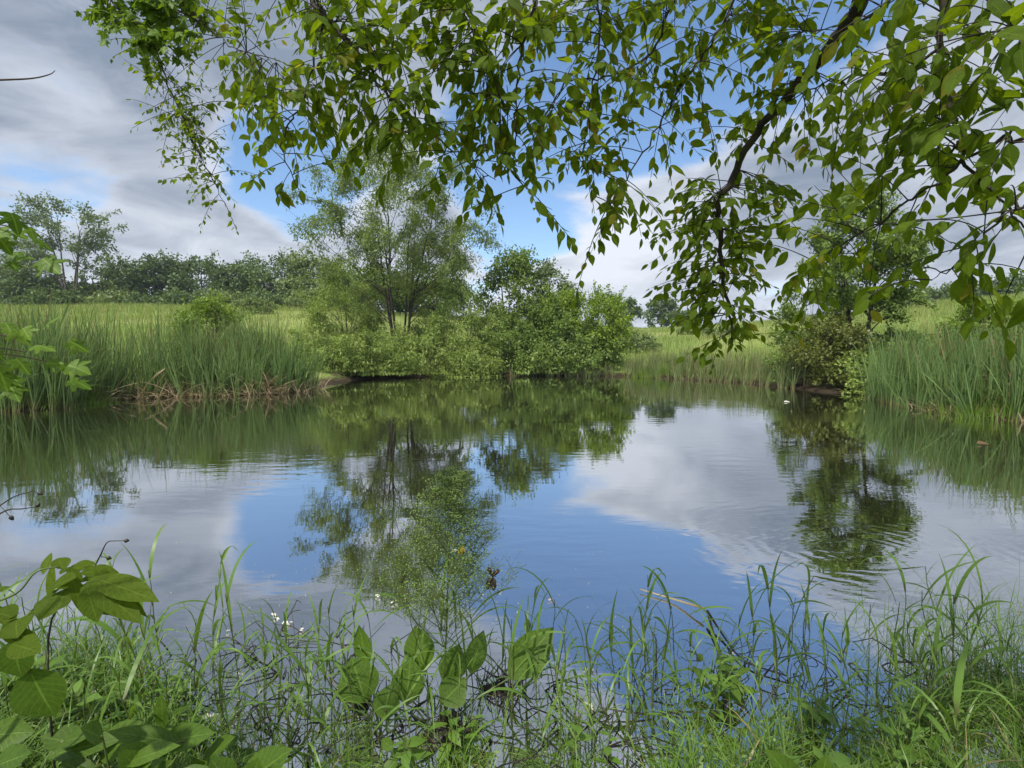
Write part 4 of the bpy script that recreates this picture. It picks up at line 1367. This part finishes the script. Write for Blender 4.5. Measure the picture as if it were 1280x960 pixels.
def mud_clump(px, py, w, h, seed, label):
    r = np.random.default_rng(seed)
    c = on_water(px, py)
    nu, nv = 22, 12
    u = np.linspace(0, 2 * PI, nu, endpoint=False); v = np.linspace(0, 1, nv)
    rad = w * (1 + .22 * np.sin(3 * u + seed) + .12 * np.sin(7 * u))[None, :] * v[:, None]
    z = h * (1 - v[:, None] ** 1.6) * (1 + .25 * np.sin(5 * u)[None, :] * v[:, None]) + r.normal(0, h * .12, (nv, nu)) - .03
    V = np.stack([rad * np.cos(u)[None, :], rad * np.sin(u)[None, :], z], -1)
    i = np.arange(nv - 1)[:, None] * nu; j = np.arange(nu)[None, :]; j2 = (j + 1) % nu
    mb = MB().add(V, np.stack([i + j, i + nu + j, i + nu + j2, i + j2], -1).reshape(-1, 4))
    for _ in range(26):
        a = r.uniform(0, 6.28); q = np.array([math.cos(a), math.sin(a), 0]) * w * r.uniform(.2, 1)
        e = q + np.array([r.normal(0, .05), r.normal(0, .05), r.uniform(.03, .14)])
        tube(mb, np.array([q, (q + e) / 2 + r.normal(0, .01, 3), e]), [.004, .003, .0015], 4, False)
    tag(mb.build('root_clump', MT['mud'], loc=(c[0], c[1], 0)), label, 'roots')


mud_clump(560, 915, .14, .07, 3, 'black muddy root clump under the water plantain')
mud_clump(620, 862, .10, .05, 4, 'black root clump below the largest plantain leaf')
mud_clump(455, 880, .07, .04, 5, 'small dark root clump left of the water plantain')

# --- the water plantain: broad leaves and an airy panicle
BROADP = np.array([.06, .30, .58, .86, 1.0, .97, .80, .56, .30, 0.0])


def broad_leaf(root, foot, tip, base, wid, rng_, nrm=None, mat='broad_leaf', stalk=True):
    """one leaf blade from base to tip (world), with a stalk from the foot"""
    o = np.array(root.location)
    mb = MB()
    A = tip - base; ln = np.linalg.norm(A)
    if nrm is None:
        nrm = np.array([0, -.8, .45])
    ovate(mb, [base - o], np.array([A]), np.array([nrm], float) + rng_.normal(0, .12, 3), ln, wid, .10, .18, BROADP, .02, rng_)
    lf = mb.build('leaf', MT[mat], root)
    if stalk:
        st = MB()
        P = smooth_line([foot, foot + (base - foot) * .5 + np.array([0, 0, .03]), base, base + A * .1], 4)
        tube(st, P - o, np.linspace(.0042, .0024, len(P)), 6, False)
        st.build('leaf_stalk', MT['stem'], lf)
    return lf


def plantain():
    r = np.random.default_rng(71)
    f = on_water(548, 905)
    root = empty('water_plantain', f, 'water plantain with broad upright leaves and airy seed panicle, centre of near edge', 'water plant')
    D = f[1]
    foot = f + [0, 0, -.04]
    for (bx, by), (tx, ty), w, dd in [((458, 878), (438, 822), .19, .0), ((508, 880), (513, 822), .15, -.05), ((636, 848), (692, 784), .17, .08), ((558, 856), (574, 805), .13, .1),
                                      ((480, 900), (487, 855), .12, -.1), ((552, 880), (582, 848), .14, -.05), ((530, 838), (518, 782), .15, .15), ((460, 832), (446, 782), .10, .2),
                                      ((588, 842), (604, 788), .10, .1)]:
        broad_leaf(root, foot + r.normal(0, .02, 3) * [1, 1, 0], at(tx, ty, D + dd + .05), at(bx, by, D + dd), w, r)
    # panicle
    st, bd = MB(), MB()
    top = at(566, 606, D + .12)
    axis = smooth_line([foot, foot + (top - foot) * .35 + [.01, 0, 0], foot + (top - foot) * .7, top], 5)
    tube(st, axis - f, np.linspace(.006, .0015, len(axis)), 6, False)
    heads = []
    H = top[2] - foot[2]
    for t in np.linspace(.34, .97, 11):
        c = foot + (top - foot) * t
        nb = 6
        for k in range(nb):
            a = 2 * PI * k / nb + t * 9 + r.normal(0, .2)
            ln = (.42 * (1 - t) + .09) * r.uniform(.8, 1.15)
            e = c + np.array([math.cos(a) * ln * .75, math.sin(a) * ln * .75, ln * .8])
            tube(st, np.array([c, (c + e) / 2 + [0, 0, -.02 * ln], e]) - f, [.0022, .0016, .001], 4, False)
            for t2 in (.45, .65, .85, 1.0):
                c2 = c + (e - c) * t2
                for j in range(5):
                    a2 = r.uniform(0, 6.28); l2 = ln * r.uniform(.2, .38)
                    e2 = c2 + np.array([math.cos(a2) * l2 * .7, math.sin(a2) * l2 * .7, l2 * r.uniform(.2, .9)])
                    tube(st, np.array([c2, e2]) - f, [.0009, .0006], 3, False)
                    heads.append(e2)
                    for _ in range(3):
                        a3 = r.uniform(0, 6.28); l3 = l2 * .5
                        e3 = c2 + (e2 - c2) * r.uniform(.4, .8) + np.array([math.cos(a3) * l3, math.sin(a3) * l3, l3 * r.uniform(.1, .8)])
                        tube(st, np.array([c2 + (e2 - c2) * .5, e3]) - f, [.0007, .0005], 3, False)
                        heads.append(e3)
    heads = np.array(heads)
    octa = np.array([[1, 0, 0], [-1, 0, 0], [0, 1, 0], [0, -1, 0], [0, 0, 1], [0, 0, -1]], float)
    of = np.array([[0, 2, 4], [2, 1, 4], [1, 3, 4], [3, 0, 4], [2, 0, 5], [1, 2, 5], [3, 1, 5], [0, 3, 5]])
    n = len(heads)
    V = (heads - f)[:, None, :] + octa[None] * r.uniform(.0022, .0042, n)[:, None, None]
    bd.add(V, (np.arange(n)[:, None, None] * 6 + of[None]).reshape(-1, 3))
    ps = st.build('flower_stalk', MT['stem'], root)
    b = bd.build('seed_buds', MT['panicle'], ps)
    b['kind'] = 'stuff'
    print('buds', n)


plantain()


def side_plants():
    r = np.random.default_rng(81)
    # left: a branch with big drooping pointed leaves
    f = np.array([-1.75, 1.25, 0.0]); f[2] = gz1(f[0], f[1])
    root = empty('broadleaf_seedling', f, 'broad leaved plant with drooping pointed leaves leaning in at lower left', 'plant')
    st = MB()
    D = 1.55
    main = smooth_line([f, at(-60, 820, 1.4), at(-20, 795, 1.42), at(20, 780, 1.45), at(60, 748, 1.5), at(100, 730, D)], 5)
    tube(st, main - f, np.linspace(.008, .003, len(main)), 6)
    sec = smooth_line([at(-30, 760, 1.5), at(20, 742, 1.52), at(45, 715, 1.55), at(75, 708, 1.58)], 5)
    tube(st, sec - f, np.linspace(.004, .002, len(sec)), 6)
    st.build('stem', MT['stem'], root)
    for (bx, by), (tx, ty), w, d0, d1 in [((115, 722), (215, 752), .105, 1.5, 1.42), ((112, 728), (192, 786), .10, 1.5, 1.40), ((108, 735), (126, 785), .09, 1.48, 1.4), ((110, 735), (160, 776), .085, 1.52, 1.45),
                                          ((95, 722), (48, 735), .085, 1.5, 1.5), ((100, 716), (160, 712), .08, 1.55, 1.6), ((88, 712), (128, 700), .07, 1.6, 1.65), ((80, 712), (70, 690), .07, 1.58, 1.66),
                                          ((72, 745), (40, 782), .10, 1.45, 1.38), ((85, 738), (62, 770), .08, 1.5, 1.45), ((95, 735), (88, 700), .06, 1.55, 1.6), ((20, 775), (20, 800), .11, 1.35, 1.28),
                                          ((-10, 765), (25, 770), .09, 1.4, 1.35), ((14, 805), (55, 815), .09, 1.3, 1.25)]:
        for _ in range(2):
            j = r.normal(0, 14, 4); q0 = at(bx + j[0], by + j[1], d0 + .05); q1 = at(tx + j[2] - 6, ty + j[3] + 4, d1 + .05)
            broad_leaf(root, None, q0 + (q1 - q0) * r.uniform(.45, .75), q0, w * r.uniform(.35, .6), r, np.array([.1, -.3, .9]), 'canopy_leaf', False)
        broad_leaf(root, None, at(bx, by, d0) + (at(tx, ty, d1) - at(bx, by, d0)) * .82, at(bx, by, d0), w * .72, r, np.array([.1, -.35, .85]), 'canopy_leaf', False)
    for (bx, by), (tx, ty), w, d in [((36, 836), (66, 900), .14, 1.45), ((16, 800), (24, 850), .10, 1.42)]:
        broad_leaf(root, at(20, 780, 1.45), at(tx, ty, d), at(bx, by, d), w, r, np.array([.1, -.7, .5]))
    # left: round hanging leaf and low leaves in the corner
    f2 = np.array([-1.45, 1.35, 0]); f2[2] = gz1(f2[0], f2[1])
    root2 = empty('dock_plant', f2, 'low dock plant with large rounded dark leaves in the lower left corner', 'plant')
    for (bx, by), (tx, ty), w, d in [((150, 950), (185, 925), .06, 1.75), ((60, 945), (150, 920), .10, 1.65), ((-20, 920), (40, 915), .12, 1.5),
                                     ((-10, 960), (35, 940), .11, 1.45), ((120, 975), (75, 950), .09, 1.6), ((30, 990), (90, 965), .1, 1.5), ((205, 912), (198, 868), .075, 1.9), ((180, 985), (215, 950), .08, 1.65)]:
        broad_leaf(root2, f2, at(tx, ty, d), at(bx, by, d), w * .75, r, np.array([0, -.6, .7]))
    f3 = np.array([-.72, 1.5, 0]); f3[2] = gz1(f3[0], f3[1])
    root3 = empty('dock_plant', f3, 'big smooth green leaves at the bottom edge, left of the plantain', 'plant')
    for (bx, by), (tx, ty), w, d in [((300, 985), (360, 935), .14, 1.55), ((290, 990), (265, 945), .11, 1.55), ((310, 1000), (320, 950), .13, 1.5), ((290, 985), (225, 955), .06, 1.55)]:
        broad_leaf(root3, f3, at(tx, ty, d), at(bx, by, d), w * .8, r, np.array([0, -.45, .85]))
    f5 = np.array([-1.25, 1.55, 0]); f5[2] = gz1(f5[0], f5[1])
    root5 = empty('dock_plant', f5, 'spreading low leaves along the bottom edge, right of the rounded dock leaves', 'plant')
    for k in range(16):
        bx, by = r.uniform(60, 250), r.uniform(920, 1000)
        tx, ty = bx + r.normal(0, 45), by - r.uniform(10, 45)
        d = r.uniform(1.5, 1.75)
        broad_leaf(root5, f5, at(tx, ty, d - .05), at(bx, by, d), r.uniform(.06, .10), r, np.array([0, -.5, .8]))
    f4 = np.array([.85, 1.5, 0]); f4[2] = gz1(f4[0], f4[1])
    root4 = empty('dock_plant', f4, 'bright green broad leaves at the bottom edge right of centre', 'plant')
    for (bx, by), (tx, ty), w, d in [((1010, 1000), (962, 938), .13, 1.6), ((1020, 1000), (1035, 945), .11, 1.6), ((1005, 1010), (1075, 955), .10, 1.55)]:
        broad_leaf(root4, f4, at(tx, ty, d), at(bx, by, d), w * .7, r, np.array([0, -.6, .7]))
    # leafy weeds in both corners and along the bottom edge
    GW = 'small leafy weeds on the near bank'
    prs = []
    for k in range(5):
        w = empty('leafy_weed', (0, 0, -40), 'small leafy weed with pointed green leaves among the grass of the near bank', 'weed', GW)
        hgt = r.uniform(.14, .30); nl = int(r.integers(6, 11))
        st = MB(); tube(st, np.array([[0, 0, -.04], [.01, 0, hgt * .5], [.0, .015, hgt]]), [.003, .0025, .0015], 5); st.build('stem', MT['stem'], w)
        for q in range(nl):
            a = q * 2.4 + r.normal(0, .3); z0 = hgt * (.25 + .75 * q / nl)
            lm = MB(); ll = r.uniform(.05, .11)
            ovate(lm, [[0, 0, z0]], np.array([[math.cos(a), math.sin(a), r.uniform(-.2, .5)]]), np.array([[0, 0, 1.]]) + r.normal(0, .2, 3), ll, ll * r.uniform(.35, .6), r.uniform(.1, .4), .2, LP, .03, r)
            lm.build('leaf', MT['broad_leaf' if k % 2 else 'grass_blade'], w)
        prs.append(w)
    n0 = 0
    for k in range(74):
        side = r.uniform()
        px, py = (r.uniform(-30, 250), r.uniform(850, 1010)) if side < .42 else ((r.uniform(850, 1310), r.uniform(850, 1010)) if side < .86 else (r.uniform(260, 850), r.uniform(930, 1010)))
        p = on_water(px, py)
        loc = (p[0], p[1], max(gz1(p[0], p[1]), -.03)); sc = r.uniform(.6, 1.25)
        if k < 5:
            prs[k].location = loc; prs[k].rotation_euler = (0, 0, r.uniform(0, 6.28))
        else:
            dup(prs[k % 5], loc, (r.normal(0, .15), r.normal(0, .15), r.uniform(0, 6.28)), sc)
    # dry stems with dark seed heads at the left edge
    for k, (pts, heads, d, lab) in enumerate([([(-160, 800), (-60, 690), (0, 642), (28, 636), (45, 634)], [(45, 634)], 1.6, 'dry stem with one dark seed head low at the left edge, lower of the pair'),
                                              ([(-160, 760), (-60, 672), (0, 632), (20, 620), (40, 614)], [(47, 616), (12, 645)], 1.62, 'dry forked stem with dark seed heads at the left edge, upper of the pair'),
                                              ([(60, 800), (95, 735), (114, 715), (125, 695), (134, 678), (146, 676)], [(155, 676), (133, 697)], 1.7, 'dark dry stem with two seed heads above the drooping leaves')]):
        P = np.array([at(a, b, d) for a, b in pts])
        g = P[0].copy(); g[2] = gz1(g[0], g[1])
        Q = smooth_line(np.vstack([g, P]), 5)
        rt = empty('dry_seed_stem', g, lab, 'dry stem', 'dry stems with seed heads')
        mb = MB(); tube(mb, Q - g, np.linspace(.004, .0014, len(Q)), 5)
        mb.build('stem', MT['dark_stem'], rt)
        for hx, hy in heads:
            hb = MB(); c = at(hx, hy, d)
            near = Q[int(np.argmin(np.sum((Q - c) ** 2, 1)))]
            tube(hb, np.array([near, c]) - g, [.0014, .0012], 4)
            s = np.linspace(0, 1, 6)[:, None]
            ax = nz(c - near + [.001, 0, .001])
            tube(hb, c - g + ax * .018 * s, [.002, .0055, .007, .006, .004, .0015], 6)
            hb.build('seed_head', MT['dark_stem'], rt)


side_plants()


# ------------------------------------------------------------------ small things
def petals():
    r = np.random.default_rng(91)
    pr = [(472, 748, 'petal', .035), (492, 755, 'petal', .03), (508, 745, 'petal', .022), (602, 745, 'petal', .016), (626, 741, 'petal', .022), (645, 768, 'petal', .018),
          (650, 815, 'petal', .02), (345, 772, 'petal', .045), (360, 782, 'petal', .04), (378, 790, 'petal', .03), (685, 751, 'pink', .028), (735, 838, 'petal', .04), (812, 846, 'petal', .03),
          (735, 885, 'petal', .04), (880, 850, 'pink', .028), (918, 862, 'petal', .026), (950, 872, 'pink', .028), (918, 820, 'petal', .045), (952, 793, 'petal', .03), (1020, 905, 'petal', .03),
          (1080, 930, 'petal', .05), (120, 862, 'petal', .05), (150, 858, 'petal', .035), (260, 905, 'petal', .05), (300, 845, 'petal', .03), (285, 790, 'petal', .02), (1160, 905, 'petal', .04),
          (1190, 915, 'petal', .03), (1150, 895, 'petal', .025)]
    for px, py, m, s in pr:
        p = on_water(px, py)
        mb = MB()
        n = 3 if s > .03 else 2
        ovate(mb, r.normal(0, s * .25, (n, 3)) * [1, 1, .2], r.normal(0, 1, (n, 3)) * [1, 1, .15], r.normal(0, .25, (n, 3)) + [0, 0, 1], s * r.uniform(.7, 1.2, n), s * .6, .1, .3, BROADP, .05, r)
        o = mb.build('floating_leaf', MT[m], loc=(p[0], p[1], max(gz1(p[0], p[1]), 0) + .012))
        tag(o, 'pale faded leaf scrap floating between the near grasses' if m == 'petal' else 'pinkish faded leaf scrap floating between the near grasses', 'floating leaf', 'faded leaf scraps floating at the near edge' if m == 'petal' else 'pinkish leaf scraps floating at the near edge')
    p = on_water(1222, 556)
    mb = MB(); ovate(mb, np.zeros((1, 3)), np.array([[1, .2, 0.]]), np.array([[0, -.3, 1.]]), .26, .15, .05, .3, BROADP)
    tag(mb.build('floating_leaf', MT['brown_leaf'], loc=(p[0], p[1], .02)), 'lone brown leaf floating on open water before the right reeds', 'floating leaf')
    p = on_water(980, 503)
    mb = MB(); ovate(mb, np.zeros((1, 3)), np.array([[1, .2, 0.]]), np.array([[0, -.3, 1.]]), .25, .12, .05, .3, BROADP)
    tag(mb.build('floating_leaf', MT['petal'], loc=(p[0], p[1], .02)), 'lone pale leaf floating on dark water before the olive bush', 'floating leaf')
    # yellow flower caught in the panicle
    D = on_water(548, 905)[1]
    c = at(573, 686, D + .03)
    rt = empty('yellow_petal', c, 'small yellow petal with pale tip caught in the plantain panicle', 'petal')
    mb = MB(); ovate(mb, [[0, 0, 0], [.004, .004, 0]], np.array([[.5, 0, -.9], [.7, .2, -.4]]), np.array([[.2, -1, .3], [0, -1, .6]]), .034, .022, .2, .3, BROADP)
    mb.build('petal', MT['yellow'], rt)
    mb = MB(); ovate(mb, [[-.002, 0, -.006]], np.array([[-1, 0, -.15]]), np.array([[0, -.6, 1.]]), .032, .016, .1, .2, BROADP)
    mb.build('pale_petal', MT['petal'], rt)


petals()


def butterfly():
    D = on_water(548, 905)[1] - .02
    c = at(613, 729, D)
    rt = empty('butterfly', c, 'dark brown butterfly with orange flecks clinging beside the plantain panicle', 'butterfly')
    rt.scale = (1.8, 1.8, 1.8)
    rt.rotation_euler = (0, .15, 0)
    m, t, out = mat_base('butterfly_wing')
    g = N(t, 'ShaderNodeTexCoord')
    vo = N(t, 'ShaderNodeTexVoronoi'); vo.inputs['Scale'].default_value = 130
    L(t, g.outputs['Object'], vo.inputs['Vector'])
    col = mixc(t, M(t, 'SUBTRACT', 1.0, sstep(t, vo.outputs['Distance'], .12, .3)), (.010, .007, .006), (.42, .17, .05))
    p = N(t, 'ShaderNodeBsdfPrincipled'); p.inputs['Roughness'].default_value = .8
    L(t, col, p.inputs['Base Color']); L(t, p.outputs[0], out.inputs['Surface'])
    body = MB()
    s = np.linspace(0, 1, 10)[:, None]
    P = np.array([.004, 0, .036]) + np.array([-.001, -.002, -.05]) * s
    tube(body, P, [.0012, .0024, .0026, .0018, .003, .0032, .0026, .0024, .002, .0008], 8)
    for sx in (-1, 1):
        tube(body, np.array([P[0], P[0] + [sx * .004, -.003, .010], P[0] + [sx * .007, -.004, .018]]), [.0004, .0003, .0005], 4)
        for q in (3, 4, 5):
            tube(body, np.array([P[q], P[q] + [sx * .006, .004, -.002], P[q] + [sx * .008, .010, -.006]]), [.0004, .0003, .0002], 4)
    body.build('body', MT['dark_stem'], rt)
    fore = np.array([(0, 0), (.012, .012), (.020, .024), (.014, .028), (.004, .016)]); hind = np.array([(0, 0), (.010, .004), (.017, -.008), (.013, -.022), (.006, -.026), (.001, -.012)])
    for sx, tl in ((-1, .5), (1, .75)):
        for nm, sh in (('fore_wing', fore), ('hind_wing', hind)):
            k = len(sh)
            pts = smooth_line(np.vstack([sh, sh[:1]]), 4)[:-1]
            x = sx * pts[:, 0] * math.cos(tl); y = -pts[:, 0] * math.sin(tl) - .002
            V = np.column_stack([x + .003, y, pts[:, 1] + (.016 if nm == 'fore_wing' else .012)])
            n = len(V)
            ctr = V.mean(0) + [0, -.001, 0]
            V2 = V + [0, .0006, 0]
            f1 = np.array([[n, i, (i + 1) % n] for i in range(n)])
            mb = MB()
            mb.add(np.vstack([V, ctr, V2, ctr + [0, .0008, 0]]), [f1, f1[:, ::-1] + n + 1, np.array([[i, i + n + 1, (i + 1) % n + n + 1, (i + 1) % n] for i in range(n)])])
            mb.build(nm, m, rt)


butterfly()
